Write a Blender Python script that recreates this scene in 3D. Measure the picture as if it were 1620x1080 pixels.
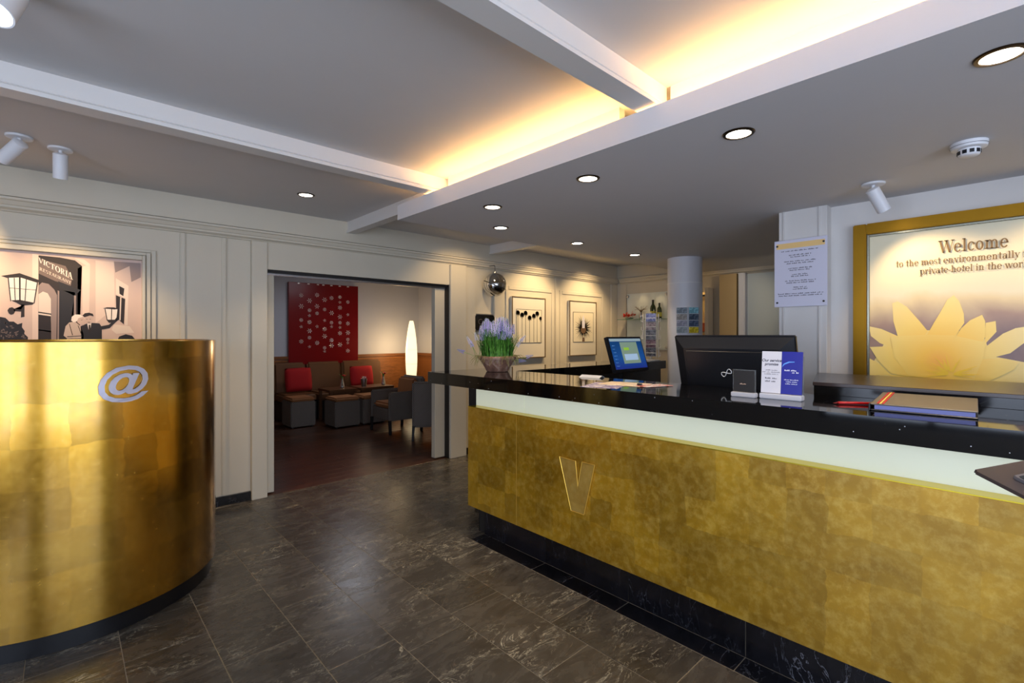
import bpy, bmesh, math, random
from mathutils import Vector, Matrix
random.seed(7)
for o in list(bpy.data.objects): bpy.data.objects.remove(o)
S = bpy.context.scene
COL = S.collection
PI = math.pi

# ------------------------------------------------------------------ camera
CAM_H = 1.42
cam = bpy.data.cameras.new('camera'); cam_o = bpy.data.objects.new('camera', cam); COL.objects.link(cam_o)
cam.sensor_width = 36; cam.lens = 765.0/1620*36; cam.clip_start = .05
cam.shift_y = -10.0/1620
cam_o.location = (0, 0, CAM_H)
cam_o.rotation_euler = (PI/2, 0, -math.atan(710/765))
S.camera = cam_o
# ------------------------------------------------------------------ world + exposure
W = bpy.data.worlds.new('world'); S.world = W; W.use_nodes = True
W.node_tree.nodes['Background'].inputs[0].default_value = (.62, .74, 1, 1)
W.node_tree.nodes['Background'].inputs[1].default_value = 1.0
vs = S.view_settings
vs.view_transform = 'Standard'; vs.look = 'None'; vs.gamma = 1; vs.exposure = 0.18
try: vs.use_curve_mapping = False
except Exception: pass

def look_rot(p, q):
    return (Vector(q)-Vector(p)).to_track_quat('-Z', 'Y').to_euler()
def area(name, loc, target, sx, sy, power, color):
    l = bpy.data.lights.new(name, 'AREA'); l.shape = 'RECTANGLE'; l.size = sx; l.size_y = sy
    l.energy = power; l.color = color
    o = bpy.data.objects.new(name, l); COL.objects.link(o); o.location = loc; o.rotation_euler = look_rot(loc, target)
    return o
WARM = (1.0, .70, .36); WARM2 = (1.0, .80, .55)
# daylight through the entrance glazing behind the camera and the side window
area('daylight_front', (-.2, -2.75, 1.3), (-.2, 4, 1.3), 3.9, 2.2, 130, (.72, .82, 1))
area('daylight_side', (-2.75, .2, 1.35), (4, .2, 1.35), 3.2, 1.9, 92, (.70, .80, 1))

# ------------------------------------------------------------------ materials
def lin(c):
    r = []
    for v in c[:3]:
        v = v/255.0
        r.append(v/12.92 if v <= .04045 else ((v+.055)/1.055)**2.4)
    return (r[0], r[1], r[2], 1)
class NT:
    def __init__(s, name):
        s.m = bpy.data.materials.new(name); s.m.use_nodes = True; s.t = s.m.node_tree
        s.b = s.t.nodes['Principled BSDF']
    def n(s, typ, **kw):
        nd = s.t.nodes.new(typ)
        for k, v in kw.items():
            if k.startswith('i_'):
                nd.inputs[int(k[2:])].default_value = v
            else: setattr(nd, k, v)
        return nd
    def l(s, a, b): s.t.links.new(a, b)
    def ramp(s, fac, stops, interp='LINEAR'):
        r = s.n('ShaderNodeValToRGB'); r.color_ramp.interpolation = interp
        e = r.color_ramp.elements
        while len(e) < len(stops): e.new(.5)
        for q, (p, c) in zip(e, stops): q.position = p; q.color = c
        s.l(fac, r.inputs[0]); return r.outputs[0]
    def mix(s, fac, a, b, typ='MIX'):
        m = s.n('ShaderNodeMix', data_type='RGBA', blend_type=typ)
        for i, v in ((0, fac), (6, a), (7, b)):
            if hasattr(v, 'is_linked') or isinstance(v, bpy.types.NodeSocket): s.l(v, m.inputs[i])
            else: m.inputs[i].default_value = v
        return m.outputs[2]
    def bump(s, h, strength=.2, dist=.01):
        b = s.n('ShaderNodeBump'); b.inputs['Strength'].default_value = strength; b.inputs['Distance'].default_value = dist
        s.l(h, b.inputs['Height']); s.l(b.outputs[0], s.b.inputs['Normal'])
    def coords(s, kind='Object', scale=(1, 1, 1)):
        tc = s.n('ShaderNodeTexCoord'); mp = s.n('ShaderNodeMapping'); mp.inputs['Scale'].default_value = scale
        s.l(tc.outputs[kind], mp.inputs[0]); return mp.outputs[0]
    def noise(s, vec, scale, detail=4, rough=.5, dist=0):
        n = s.n('ShaderNodeTexNoise'); n.inputs['Scale'].default_value = scale; n.inputs['Detail'].default_value = detail
        n.inputs['Roughness'].default_value = rough; n.inputs['Distortion'].default_value = dist
        s.l(vec, n.inputs['Vector']); return n.outputs['Fac']
MATS = {}
def mat(name, c, rough=.5, metal=0, emit=0, ecol=None, bump=None, var=0, trans=0, spec=None, alpha=None, coat=0):
    if name in MATS: return MATS[name]
    t = NT(name); b = t.b
    b.inputs['Base Color'].default_value = lin(c); b.inputs['Roughness'].default_value = rough; b.inputs['Metallic'].default_value = metal
    if emit:
        b.inputs['Emission Color'].default_value = lin(ecol or c); b.inputs['Emission Strength'].default_value = emit
    if trans: b.inputs['Transmission Weight'].default_value = trans; b.inputs['IOR'].default_value = 1.45
    if spec is not None: b.inputs['Specular IOR Level'].default_value = spec
    if coat: b.inputs['Coat Weight'].default_value = coat; b.inputs['Coat Roughness'].default_value = .08
    v = t.coords()
    if var:
        f = t.noise(v, 6, 4)
        cc = lin(c); k = 1-var
        t.l(t.mix(f, (cc[0]*k, cc[1]*k, cc[2]*k, 1), cc), b.inputs['Base Color'])
    if bump: t.bump(t.noise(v, bump[0], 3), bump[1], .004)
    MATS[name] = t.m; return t.m

PAINT = mat('white_paint', (216, 212, 208), .45, bump=(120, .04), var=.04)
WALLP = mat('cream_wall_paint', (204, 195, 176), .5, bump=(120, .04), var=.04)
CEIL = mat('ceiling_paint', (205, 203, 202), .75, bump=(90, .04), var=.04)
BULK = mat('bulkhead_paint', (205, 204, 206), .7, bump=(90, .03), var=.03)
BLACKG = mat('black_gloss', (14, 13, 13), .12)
BLACKM = mat('black_plastic', (20, 21, 26), .38, bump=(400, .05))
DARKM = mat('dark_body', (24, 20, 18), .6)
CHROME = mat('chrome', (205, 205, 205), .06, 1)
STEEL = mat('brushed_steel', (175, 175, 180), .32, 1, bump=(300, .05))
WHITEP = mat('white_plastic', (225, 225, 228), .4, bump=(200, .02))
BRASSRING = mat('downlight_ring', (66, 50, 34), .3, .9)
def em(name, c, s):
    return mat(name, c, .5, 0, emit=s, ecol=c)
LENS = em('lamp_lens', (255, 244, 225), 9)
GLASSW = mat('clear_acrylic', (238, 244, 246), .05, trans=.92)
PAPER = mat('white_paper', (214, 212, 214), .6)

def gold_mat(name, base, dark, cell, rough=.34, bright=None, bmp=.08, coat=.35, crough=.18, rv=1.0, bigs=3.2, fm=.5, metal=1.0):
    t = NT(name); b = t.b; b.inputs['Metallic'].default_value = metal; b.inputs['Coat Weight'].default_value = coat; b.inputs['Coat Roughness'].default_value = crough
    tc = t.n('ShaderNodeTexCoord'); v = tc.outputs['Object']
    nz = t.n('ShaderNodeTexNoise'); nz.inputs['Scale'].default_value = 9; nz.inputs['Detail'].default_value = 5; t.l(v, nz.inputs['Vector'])
    off = t.n('ShaderNodeVectorMath', operation='MULTIPLY_ADD'); t.l(nz.outputs['Color'], off.inputs[0])
    off.inputs[1].default_value = (.05, .05, .05); t.l(v, off.inputs[2])
    sn = t.n('ShaderNodeVectorMath', operation='SNAP'); t.l(off.outputs[0], sn.inputs[0]); sn.inputs[1].default_value = (cell, cell, cell)
    wn = t.n('ShaderNodeTexWhiteNoise'); t.l(sn.outputs[0], wn.inputs[0])
    big = t.noise(v, bigs, 6, .62, .8); fine = t.noise(v, 26, 7, .7, .15)
    f1 = t.ramp(big, [(.34, (0, 0, 0, 1)), (.66, (1, 1, 1, 1))])
    c = t.mix(f1, lin(dark), lin(base))
    c = t.mix(t.ramp(fine, [(.45, (0, 0, 0, 1)), (.75, (fm, fm, fm, 1))]), c, lin(bright or (232, 190, 90)))
    sh = t.n('ShaderNodeMapRange'); t.l(wn.outputs[0], sh.inputs[0]); sh.inputs[3].default_value = .78; sh.inputs[4].default_value = 1.12
    mm = t.n('ShaderNodeVectorMath', operation='SCALE'); t.l(c, mm.inputs[0]); t.l(sh.outputs[0], mm.inputs['Scale'])
    t.l(mm.outputs[0], b.inputs['Base Color'])
    ro = t.n('ShaderNodeMapRange'); t.l(fine, ro.inputs[0]); ro.inputs[1].default_value = .3; ro.inputs[2].default_value = .7
    ro.inputs[3].default_value = rough-.08*rv; ro.inputs[4].default_value = rough+.14*rv; t.l(ro.outputs[0], b.inputs['Roughness'])
    ad = t.n('ShaderNodeMath', operation='ADD'); t.l(fine, ad.inputs[0]); t.l(wn.outputs[0], ad.inputs[1])
    t.bump(ad.outputs[0], bmp, .004)
    MATS[name] = t.m; return t.m
GOLD = gold_mat('gold_leaf', (206, 158, 30), (166, 122, 8), .14, .36, (222, 188, 92), .06, .8, .30, 1.0, 2.6, .6, .62)
GOLDV = gold_mat('gold_leaf_emblem', (222, 182, 86), (196, 152, 60), .5, .36, (230, 200, 120), .05, .8, .3, 1.0, 5, .4, .6)
GOLDC = gold_mat('gold_leaf_curved', (208, 160, 52), (188, 138, 30), .19, .23, (214, 180, 100), .012, 1.0, .14, .35, 3.2, .22)
GOLDE = mat('gold_edge', (215, 165, 40), .25, 1)

def slate(name, c1, c2, vein, rough=.22, vs_=1.0, v2=.8, mk0=.50):
    t = NT(name); b = t.b
    tc = t.n('ShaderNodeTexCoord'); oi = t.n('ShaderNodeObjectInfo')
    k = t.n('ShaderNodeVectorMath', operation='SCALE'); k.inputs[0].default_value = (37, 53, 11); t.l(oi.outputs['Random'], k.inputs['Scale'])
    ad = t.n('ShaderNodeVectorMath', operation='ADD'); t.l(tc.outputs['Object'], ad.inputs[0]); t.l(k.outputs[0], ad.inputs[1])
    mp = t.n('ShaderNodeMapping'); mp.inputs['Scale'].default_value = (1.0, 2.6, 1); t.l(ad.outputs[0], mp.inputs[0]); v = mp.outputs[0]
    a = t.noise(v, 4.5, 8, .66, 1.2)
    base = t.mix(t.ramp(a, [(.3, (0, 0, 0, 1)), (.7, (1, 1, 1, 1))]), lin(c1), lin(c2))
    # thin veins: |noise-.5| small, masked by a second noise
    n1 = t.noise(v, 2.9*vs_, 8, .62, 2.0)
    s = t.n('ShaderNodeMath', operation='SUBTRACT'); t.l(n1, s.inputs[0]); s.inputs[1].default_value = .5
    ab = t.n('ShaderNodeMath', operation='ABSOLUTE'); t.l(s.outputs[0], ab.inputs[0])
    ln = t.ramp(ab.outputs[0], [(0, (1, 1, 1, 1)), (.011, (0, 0, 0, 1))])
    mk = t.ramp(t.noise(v, 1.7, 3, .5), [(mk0, (0, 0, 0, 1)), (mk0+.16, (1, 1, 1, 1))])
    f = t.n('ShaderNodeMath', operation='MULTIPLY'); t.l(ln, f.inputs[0]); t.l(mk, f.inputs[1])
    base = t.mix(f.outputs[0], base, lin(vein))
    n2 = t.noise(v, 5.5*vs_, 6, .6, 1.2)
    s2 = t.n('ShaderNodeMath', operation='SUBTRACT'); t.l(n2, s2.inputs[0]); s2.inputs[1].default_value = .5
    a2 = t.n('ShaderNodeMath', operation='ABSOLUTE'); t.l(s2.outputs[0], a2.inputs[0])
    l2 = t.ramp(a2.outputs[0], [(0, (v2, v2, v2, 1)), (.007, (0, 0, 0, 1))])
    m2 = t.ramp(t.noise(v, 2.3, 2, .5), [(.52, (0, 0, 0, 1)), (.62, (1, 1, 1, 1))])
    f2 = t.n('ShaderNodeMath', operation='MULTIPLY'); t.l(l2, f2.inputs[0]); t.l(m2, f2.inputs[1])
    base = t.mix(f2.outputs[0], base, lin(vein))
    # per-tile tone
    tr = t.n('ShaderNodeMapRange'); t.l(oi.outputs['Random'], tr.inputs[0]); tr.inputs[3].default_value = .75; tr.inputs[4].default_value = 1.2
    sc = t.n('ShaderNodeVectorMath', operation='SCALE'); t.l(base, sc.inputs[0]); t.l(tr.outputs[0], sc.inputs['Scale'])
    t.l(sc.outputs[0], b.inputs['Base Color'])
    ro = t.n('ShaderNodeMapRange'); t.l(a, ro.inputs[0]); ro.inputs[3].default_value = rough-.06; ro.inputs[4].default_value = rough+.16
    t.l(ro.outputs[0], b.inputs['Roughness'])
    t.bump(a, .12, .006); MATS[name] = t.m; return t.m
SLATE = slate('slate_tile', (54, 48, 42), (80, 74, 66), (190, 180, 156), .22)
MARBLE = slate('black_marble', (9, 9, 12), (22, 21, 26), (150, 150, 160), .16, 1.1, .15, .56)
GROUT = mat('grout', (140, 127, 106), .8, bump=(200, .1))

def granite():
    t = NT('black_granite'); b = t.b; v = t.coords()
    vo = t.n('ShaderNodeTexVoronoi'); vo.inputs['Scale'].default_value = 46; t.l(v, vo.inputs['Vector'])
    wn = t.n('ShaderNodeTexWhiteNoise'); t.l(vo.outputs['Position'], wn.inputs[0])
    d = t.n('ShaderNodeMath', operation='LESS_THAN'); t.l(vo.outputs['Distance'], d.inputs[0]); d.inputs[1].default_value = .085
    g = t.n('ShaderNodeMath', operation='GREATER_THAN'); t.l(wn.outputs[0], g.inputs[0]); g.inputs[1].default_value = .80
    m = t.n('ShaderNodeMath', operation='MULTIPLY'); t.l(d.outputs[0], m.inputs[0]); t.l(g.outputs[0], m.inputs[1])
    t.l(t.mix(m.outputs[0], lin((9, 8, 8)), lin((225, 225, 230))), b.inputs['Base Color'])
    b.inputs['Roughness'].default_value = .05; b.inputs['Specular IOR Level'].default_value = .42; return t.m
GRANITE = granite()
def wood(name, c1, c2, scale=(1, 14, 14), rough=.35):
    t = NT(name); v = t.coords('Object', scale); n = t.noise(v, 3, 6, .6, .6)
    oi = t.n('ShaderNodeObjectInfo'); base = t.mix(t.ramp(n, [(.3, (0, 0, 0, 1)), (.7, (1, 1, 1, 1))]), lin(c1), lin(c2))
    tr = t.n('ShaderNodeMapRange'); t.l(oi.outputs['Random'], tr.inputs[0]); tr.inputs[3].default_value = .75; tr.inputs[4].default_value = 1.25
    sc = t.n('ShaderNodeVectorMath', operation='SCALE'); t.l(base, sc.inputs[0]); t.l(tr.outputs[0], sc.inputs['Scale'])
    t.l(sc.outputs[0], t.b.inputs['Base Color']); t.b.inputs['Roughness'].default_value = rough; t.bump(n, .06, .003); return t.m
PARQ = wood('dark_parquet', (50, 30, 20), (86, 52, 34), (2, 16, 16), .28)
DADO = wood('dado_wood', (120, 72, 34), (158, 98, 50), (3, 20, 20), .4)
OAKD = wood('table_wood', (70, 44, 26), (96, 62, 36), (3, 20, 20), .35)
def wicker():
    t = NT('grey_wicker'); v = t.coords()
    w = t.n('ShaderNodeTexWave', wave_type='BANDS', bands_direction='DIAGONAL'); w.inputs['Scale'].default_value = 26; w.inputs['Distortion'].default_value = .6; t.l(v, w.inputs['Vector'])
    t.l(t.mix(w.outputs['Fac'], lin((74, 66, 60)), lin((128, 116, 106))), t.b.inputs['Base Color']); t.b.inputs['Roughness'].default_value = .6
    t.bump(w.outputs['Fac'], .5, .004); return t.m
WICKER = wicker()
TANC = mat('tan_cushion', (150, 96, 52), .8, bump=(260, .25), var=.15)
BROWNF = mat('brown_leather', (112, 72, 38), .5, bump=(160, .12), var=.2)
REDF = mat('red_fabric', (176, 8, 14), .85, bump=(300, .25), var=.15)
REDP = mat('red_panel', (126, 0, 6), .3, var=.12)

# ------------------------------------------------------------------ geometry helpers
def link_mesh(name, me, m, parent=None, loc=None, smooth=False):
    o = bpy.data.objects.new(name, me); COL.objects.link(o)
    if m is not None: me.materials.clear(); me.materials.append(m)
    if parent is not None: o.parent = parent
    if loc is not None: o.location = loc
    if smooth:
        for p in me.polygons: p.use_smooth = True
    return o
def from_bm(name, bm, m, parent=None, loc=None, smooth=False):
    me = bpy.data.meshes.new(name); bmesh.ops.recalc_face_normals(bm, faces=bm.faces); bm.to_mesh(me); bm.free()
    return link_mesh(name, me, m, parent, loc, smooth)
def bm_box(bm, x0, x1, y0, y1, z0, z1):
    vs_ = [bm.verts.new(p) for p in ((x0, y0, z0), (x1, y0, z0), (x1, y1, z0), (x0, y1, z0), (x0, y0, z1), (x1, y0, z1), (x1, y1, z1), (x0, y1, z1))]
    for f in ((0, 3, 2, 1), (4, 5, 6, 7), (0, 1, 5, 4), (1, 2, 6, 5), (2, 3, 7, 6), (3, 0, 4, 7)): bm.faces.new([vs_[i] for i in f])
    return vs_
def box(name, x0, x1, y0, y1, z0, z1, m, parent=None, bev=0, seg=2, loc=None):
    bm = bmesh.new(); bm_box(bm, min(x0, x1), max(x0, x1), min(y0, y1), max(y0, y1), min(z0, z1), max(z0, z1))
    if bev: bmesh.ops.bevel(bm, geom=bm.edges[:], offset=bev, segments=seg, affect='EDGES', clamp_overlap=True)
    return from_bm(name, bm, m, parent, loc)
def boxes(name, lst, m, parent=None, bev=0):
    bm = bmesh.new()
    for b in lst: bm_box(bm, *b)
    if bev: bmesh.ops.bevel(bm, geom=bm.edges[:], offset=bev, segments=1, affect='EDGES')
    return from_bm(name, bm, m, parent)
def bm_prism(bm, pts, z0, z1, axis='Z'):
    def P(a, b, c):
        return {'Z': (a, b, c), 'X': (c, a, b), 'Y': (a, c, b)}[axis]
    lo = [bm.verts.new(P(a, b, z0)) for a, b in pts]; hi = [bm.verts.new(P(a, b, z1)) for a, b in pts]
    n = len(pts); bm.faces.new(lo[::-1]); bm.faces.new(hi)
    for i in range(n): bm.faces.new((lo[i], lo[(i+1) % n], hi[(i+1) % n], hi[i]))
def prism(name, pts, z0, z1, m, parent=None, axis='Z', bev=0, loc=None, seg=1):
    """axis Z: pts (x,y); axis X: pts (y,z) extruded along x; axis Y: pts (x,z) extruded along y"""
    bm = bmesh.new(); bm_prism(bm, pts, z0, z1, axis)
    bmesh.ops.recalc_face_normals(bm, faces=bm.faces)
    if bev: bmesh.ops.bevel(bm, geom=bm.edges[:], offset=bev, segments=seg, affect='EDGES', clamp_overlap=True)
    return from_bm(name, bm, m, parent, loc)
def bm_lathe(bm, prof, seg=32, c=(0, 0, 0), cap=True):
    rings = []
    for r, z in prof:
        rings.append([bm.verts.new((c[0]+r*math.cos(2*PI*i/seg), c[1]+r*math.sin(2*PI*i/seg), c[2]+z)) for i in range(seg)])
    for a, b in zip(rings, rings[1:]):
        for i in range(seg): bm.faces.new((a[i], a[(i+1) % seg], b[(i+1) % seg], b[i]))
    if cap: bm.faces.new(rings[0][::-1]); bm.faces.new(rings[-1])
def lathe(name, prof, m, parent=None, seg=32, c=(0, 0, 0), smooth=True, loc=None, cap=True, sharp=True):
    bm = bmesh.new(); bm_lathe(bm, prof, seg, c, cap)
    o = from_bm(name, bm, m, parent, loc, smooth)
    if smooth and sharp: mark_sharp(o.data)
    return o
def mark_sharp(me, ang=35):
    bm = bmesh.new(); bm.from_mesh(me)
    for e in bm.edges:
        if len(e.link_faces) == 2 and e.calc_face_angle(0) > math.radians(ang): e.smooth = False
    bm.to_mesh(me); bm.free()
def bm_tube(bm, pts, r, seg=8, r2=None):
    pts = [Vector(p) for p in pts]; rings = []; up = Vector((0, 0, 1))
    for i, p in enumerate(pts):
        d = (pts[min(i+1, len(pts)-1)]-pts[max(i-1, 0)]).normalized()
        a = d.cross(up)
        if a.length < 1e-3: a = d.cross(Vector((1, 0, 0)))
        a.normalize(); b = d.cross(a)
        rr = r if r2 is None else r+(r2-r)*i/(len(pts)-1)
        rings.append([bm.verts.new(p+a*rr*math.cos(2*PI*k/seg)+b*rr*math.sin(2*PI*k/seg)) for k in range(seg)])
    for A, B in zip(rings, rings[1:]):
        for k in range(seg): bm.faces.new((A[k], A[(k+1) % seg], B[(k+1) % seg], B[k]))
    bm.faces.new(rings[0][::-1]); bm.faces.new(rings[-1])
def tube(name, pts, r, m, parent=None, seg=8, r2=None):
    bm = bmesh.new(); bm_tube(bm, pts, r, seg, r2); return from_bm(name, bm, m, parent, None, True)
def polymesh(name, polys, m, parent=None, fn=None):
    """flat polygons, fn maps (a,b)->xyz"""
    bm = bmesh.new()
    for p in polys:
        try: bm.faces.new([bm.verts.new(fn(a, b)) for a, b in p])
        except ValueError: pass
    bmesh.ops.triangulate(bm, faces=bm.faces[:])
    me = bpy.data.meshes.new(name); bm.to_mesh(me); bm.free()
    return link_mesh(name, me, m, parent)
def tag(o, label, cat, group=None):
    o['label'] = label; o['category'] = cat
    if group: o['group'] = group
    return o
def thing(name, label, cat, loc=(0, 0, 0), rz=0, group=None):
    o = bpy.data.objects.new(name, None); COL.objects.link(o); o.location = loc; o.rotation_euler = (0, 0, rz); o.empty_display_size = .1
    return tag(o, label, cat, group)
def struct(o): o['kind'] = 'structure'; return o
def clone(root, loc=None, rz=None, label=None):
    r = root.copy(); COL.objects.link(r)
    if loc is not None: r.location = loc
    if rz is not None: r.rotation_euler = (0, 0, rz)
    if label: r['label'] = label
    for ch in root.children:
        c = ch.copy(); COL.objects.link(c); c.parent = r
        for g in ch.children:
            d = g.copy(); COL.objects.link(d); d.parent = c
    return r
def spot(name, loc, target, power, size=70, blend=.6, color=WARM2, radius=.03):
    l = bpy.data.lights.new(name, 'SPOT'); l.energy = power; l.spot_size = math.radians(size); l.spot_blend = blend; l.color = color; l.shadow_soft_size = radius
    o = bpy.data.objects.new(name, l); COL.objects.link(o); o.location = loc; o.rotation_euler = look_rot(loc, target); return o

# mini serif stroke font (for the printed serif lettering) --------------------------------
def serif_glyphs():
    T = .17; N = .07
    def stem(x, y0, y1, lo=1, hi=1, w=T, hs=.11):
        L = [[(x, y0), (x+w, y0), (x+w, y1), (x, y1)]]
        if lo: L.append([(x-hs, y0), (x+w+hs, y0), (x+w+hs, y0+N), (x-hs, y0+N)])
        if hi == 1: L.append([(x-hs, y1-N), (x+w, y1-N), (x+w, y1), (x-hs, y1)])
        if hi == 2: L.append([(x-hs, y1-N), (x+w+hs, y1-N), (x+w+hs, y1), (x-hs, y1)])
        return L
    def arc(cx, cy, rx, ry, a0, a1, tx=T, ty=N, n=14):
        o = []; q = []
        for i in range(n+1):
            a = math.radians(a0+(a1-a0)*i/n); o.append((cx+rx*math.cos(a), cy+ry*math.sin(a))); q.append((cx+(rx-tx)*math.cos(a), cy+(ry-ty)*math.sin(a)))
        return [[o[i], o[i+1], q[i+1], q[i]] for i in range(n)]
    def ln(x0, y0, x1, y1, w): return [[(x0, y0), (x0+w, y0), (x1+w, y1), (x1, y1)]]
    def bar(x0, x1, y, h=N): return [[(x0, y), (x1, y), (x1, y+h), (x0, y+h)]]
    G = {}
    X = .68
    G['o'] = (arc(.34, .34, .34, .36, 0, 360, n=24), .76)
    G['c'] = (arc(.34, .34, .34, .36, 45, 320, n=20)+arc(.55, .52, .09, .09, 0, 360, .085, .085, 8), .7)
    G['e'] = (arc(.34, .34, .34, .36, 0, 325, n=20)+bar(.1, .66, .34), .74)
    G['l'] = (stem(.12, 0, 1.0), .46)
    G['i'] = (stem(.12, 0, X)+arc(.2, .88, .1, .1, 0, 360, .095, .095, 10), .46)
    G['t'] = (stem(.16, .06, .92, 0, 0)+bar(0, .5, X-N)+arc(.34, .14, .18, .15, 180, 300, .1, N, 6), .54)
    G['h'] = (stem(.12, 0, 1.0)+arc(.42, .42, .27, .28, 0, 150, T, N, 10)+stem(.52, 0, .44, 1, 0), .88)
    G['n'] = (stem(.12, 0, X)+arc(.42, .42, .27, .28, 0, 150, T, N, 10)+stem(.52, 0, .44, 1, 0), .88)
    G['m'] = (G['n'][0]+arc(.82, .42, .27, .28, 0, 150, T, N, 10)+stem(.92, 0, .44, 1, 0), 1.28)
    G['r'] = (stem(.12, 0, X)+arc(.44, .44, .2, .26, 40, 150, .1, N, 8)+arc(.5, .58, .09, .09, 0, 360, .085, .085, 8), .64)
    G['s'] = (arc(.28, .51, .24, .19, 30, 270, .13, N, 10)+arc(.28, .2, .26, .2, -150, 90, .14, N, 10), .6)
    G['a'] = (arc(.3, .2, .28, .22, 0, 360, .15, N, 16)+stem(.44, 0, .46, 0, 0)+arc(.34, .46, .27, .24, 0, 160, T, N, 9)+bar(.5, .7, 0), .74)
    G['d'] = (arc(.34, .34, .34, .36, 0, 360, n=22)+stem(.54, 0, 1.0, 0, 1)+bar(.6, .82, 0), .84)
    G['p'] = (stem(.12, -.3, X)+arc(.44, .34, .34, .36, 0, 360, n=22), .84)
    G['v'] = (ln(.28, 0, .02, X, T)+ln(.34, 0, .58, X, N)+bar(-.06, .28, X-N)+bar(.48, .74, X-N), .72)
    G['y'] = (ln(.3, 0, .02, X, T)+ln(.1, -.32, .58, X, N)+bar(-.06, .28, X-N)+bar(.48, .74, X-N)+arc(.1, -.26, .09, .09, 0, 360, .085, .085, 8), .72)
    G['w'] = (ln(.26, 0, .02, X, T)+ln(.3, 0, .52, X, N)+ln(.7, 0, .46, X, T)+ln(.76, 0, .98, X, N)+bar(-.06, .28, X-N)+bar(.38, .66, X-N)+bar(.88, 1.14, X-N), 1.1)
    G['f'] = (stem(.16, 0, .84, 1, 0)+bar(0, .46, X-N)+arc(.4, .8, .25, .22, 20, 180, T, N, 10), .52)
    G['-'] = (bar(.04, .36, .27, .1), .42)
    G['W'] = (ln(.3, 0, 0, 1, .2)+ln(.38, 0, .66, 1, N)+ln(.86, 0, .56, 1, .2)+ln(.94, 0, 1.22, 1, N)+bar(-.1, .32, 1-N)+bar(.46, .86, 1-N)+bar(1.1, 1.42, 1-N), 1.34)
    G[' '] = ([], .36)
    # capitals for the restaurant sign
    G['V'] = (ln(.34, 0, .02, 1, .2)+ln(.42, 0, .72, 1, N)+bar(-.08, .34, 1-N)+bar(.58, .88, 1-N), .86)
    G['I'] = (stem(.1, 0, 1, 1, 2, .2), .46)
    G['C'] = (arc(.44, .5, .44, .52, 50, 312, .2, N, 18)+bar(.62, .72, .66, .2), .84)
    G['T'] = (stem(.32, 0, 1, 1, 0, .2)+bar(0, .84, 1-N)+bar(0, .07, .74, .26)+bar(.77, .84, .74, .26), .9)
    G['O'] = (arc(.46, .5, .46, .52, 0, 360, .2, N, 24), .98)
    G['R'] = (stem(.1, 0, 1, 1, 1, .2)+arc(.36, .75, .34, .26, -90, 90, .19, N, 10)+ln(.66, 0, .34, .5, .2)+bar(.6, .96, 0), .94)
    G['A'] = (ln(.02, 0, .36, 1, N)+ln(.66, 0, .34, 1, .2)+bar(.16, .66, .32)+bar(-.08, .24, 0)+bar(.56, .98, 0), .94)
    G['E'] = (stem(.1, 0, 1, 1, 1, .2)+bar(.1, .72, 0)+bar(.1, .72, 1-N)+bar(.2, .56, .48)+bar(.65, .72, 0, .26)+bar(.65, .72, .76, .24), .8)
    G['S'] = (arc(.34, .74, .3, .28, 30, 270, .17, N, 10)+arc(.34, .25, .32, .27, -150, 90, .18, N, 10), .72)
    G['U'] = (stem(.1, .3, 1, 0, 2, .2)+stem(.72, .3, 1, 0, 2, .08)+arc(.46, .32, .36, .34, 180, 360, .14, N, 12), .92)
    G['N'] = (stem(.1, 0, 1, 1, 1, .08)+stem(.74, 0, 1, 0, 2, .08)+ln(.64, 0, .1, 1, .2), .92)
    return G
GLY = serif_glyphs()
def serif_text(name, txt, size, ca, cb, m, parent, fn, width=None, align='C'):
    adv = [GLY[c][1] for c in txt]; tot = sum(adv)*size; sx = (width/tot) if width else 1
    a = -tot*sx/2 if align == 'C' else 0
    bm = bmesh.new()
    for c, w in zip(txt, adv):
        for p in GLY[c][0]:
            bm.faces.new([bm.verts.new(fn(ca+a+x*size*sx, cb+y*size)) for x, y in p])
        a += w*size*sx
    me = bpy.data.meshes.new(name); bm.to_mesh(me); bm.free()
    return link_mesh(name, me, m, parent)
def sans_text(name, txt, size, m, parent, fn, shear=0, spacing=1, align='CENTER', extrude=0, offset=0):
    cu = bpy.data.curves.new(name+'_c', 'FONT'); cu.body = txt; cu.size = size; cu.align_x = align; cu.shear = shear; cu.space_character = spacing
    cu.resolution_u = 4; cu.extrude = extrude; cu.offset = offset
    to = bpy.data.objects.new(name+'_t', cu); COL.objects.link(to)
    dg = bpy.context.evaluated_depsgraph_get(); me = bpy.data.meshes.new_from_object(to.evaluated_get(dg))
    bpy.data.objects.remove(to); bpy.data.curves.remove(cu)
    for v in me.vertices: v.co = fn(v.co.x, v.co.y, v.co.z)
    me.name = name
    return link_mesh(name, me, m, parent)
def word_rows(name, rows, m, parent, fn, h=.006):
    """unreadable small print: rows of (centre a, b, width) drawn as short word strokes"""
    bm = bmesh.new()
    for ca, b, w in rows:
        a = ca-w/2
        while a < ca+w/2-.004:
            lw = random.uniform(.014, .04)*min(1, w/.12+.4); e = min(a+lw, ca+w/2)
            x = a
            while x < e-.001:
                q = random.uniform(.45, 1.0)*h; g = h*.55
                bm.faces.new([bm.verts.new(fn(*p)) for p in ((x, b), (min(x+g, e), b), (min(x+g, e), b+q), (x, b+q))])
                x += h*.8
            a = e+h*.9
    me = bpy.data.meshes.new(name); bm.to_mesh(me); bm.free()
    o = link_mesh(name, me, m, parent); o['kind'] = 'stuff'; return o

# ================================================================== STRUCTURE
YB = 4.61; ZC = 2.53; ZD = 2.298; XB = 1.87; XR = 3.87; XF = 6.6
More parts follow.
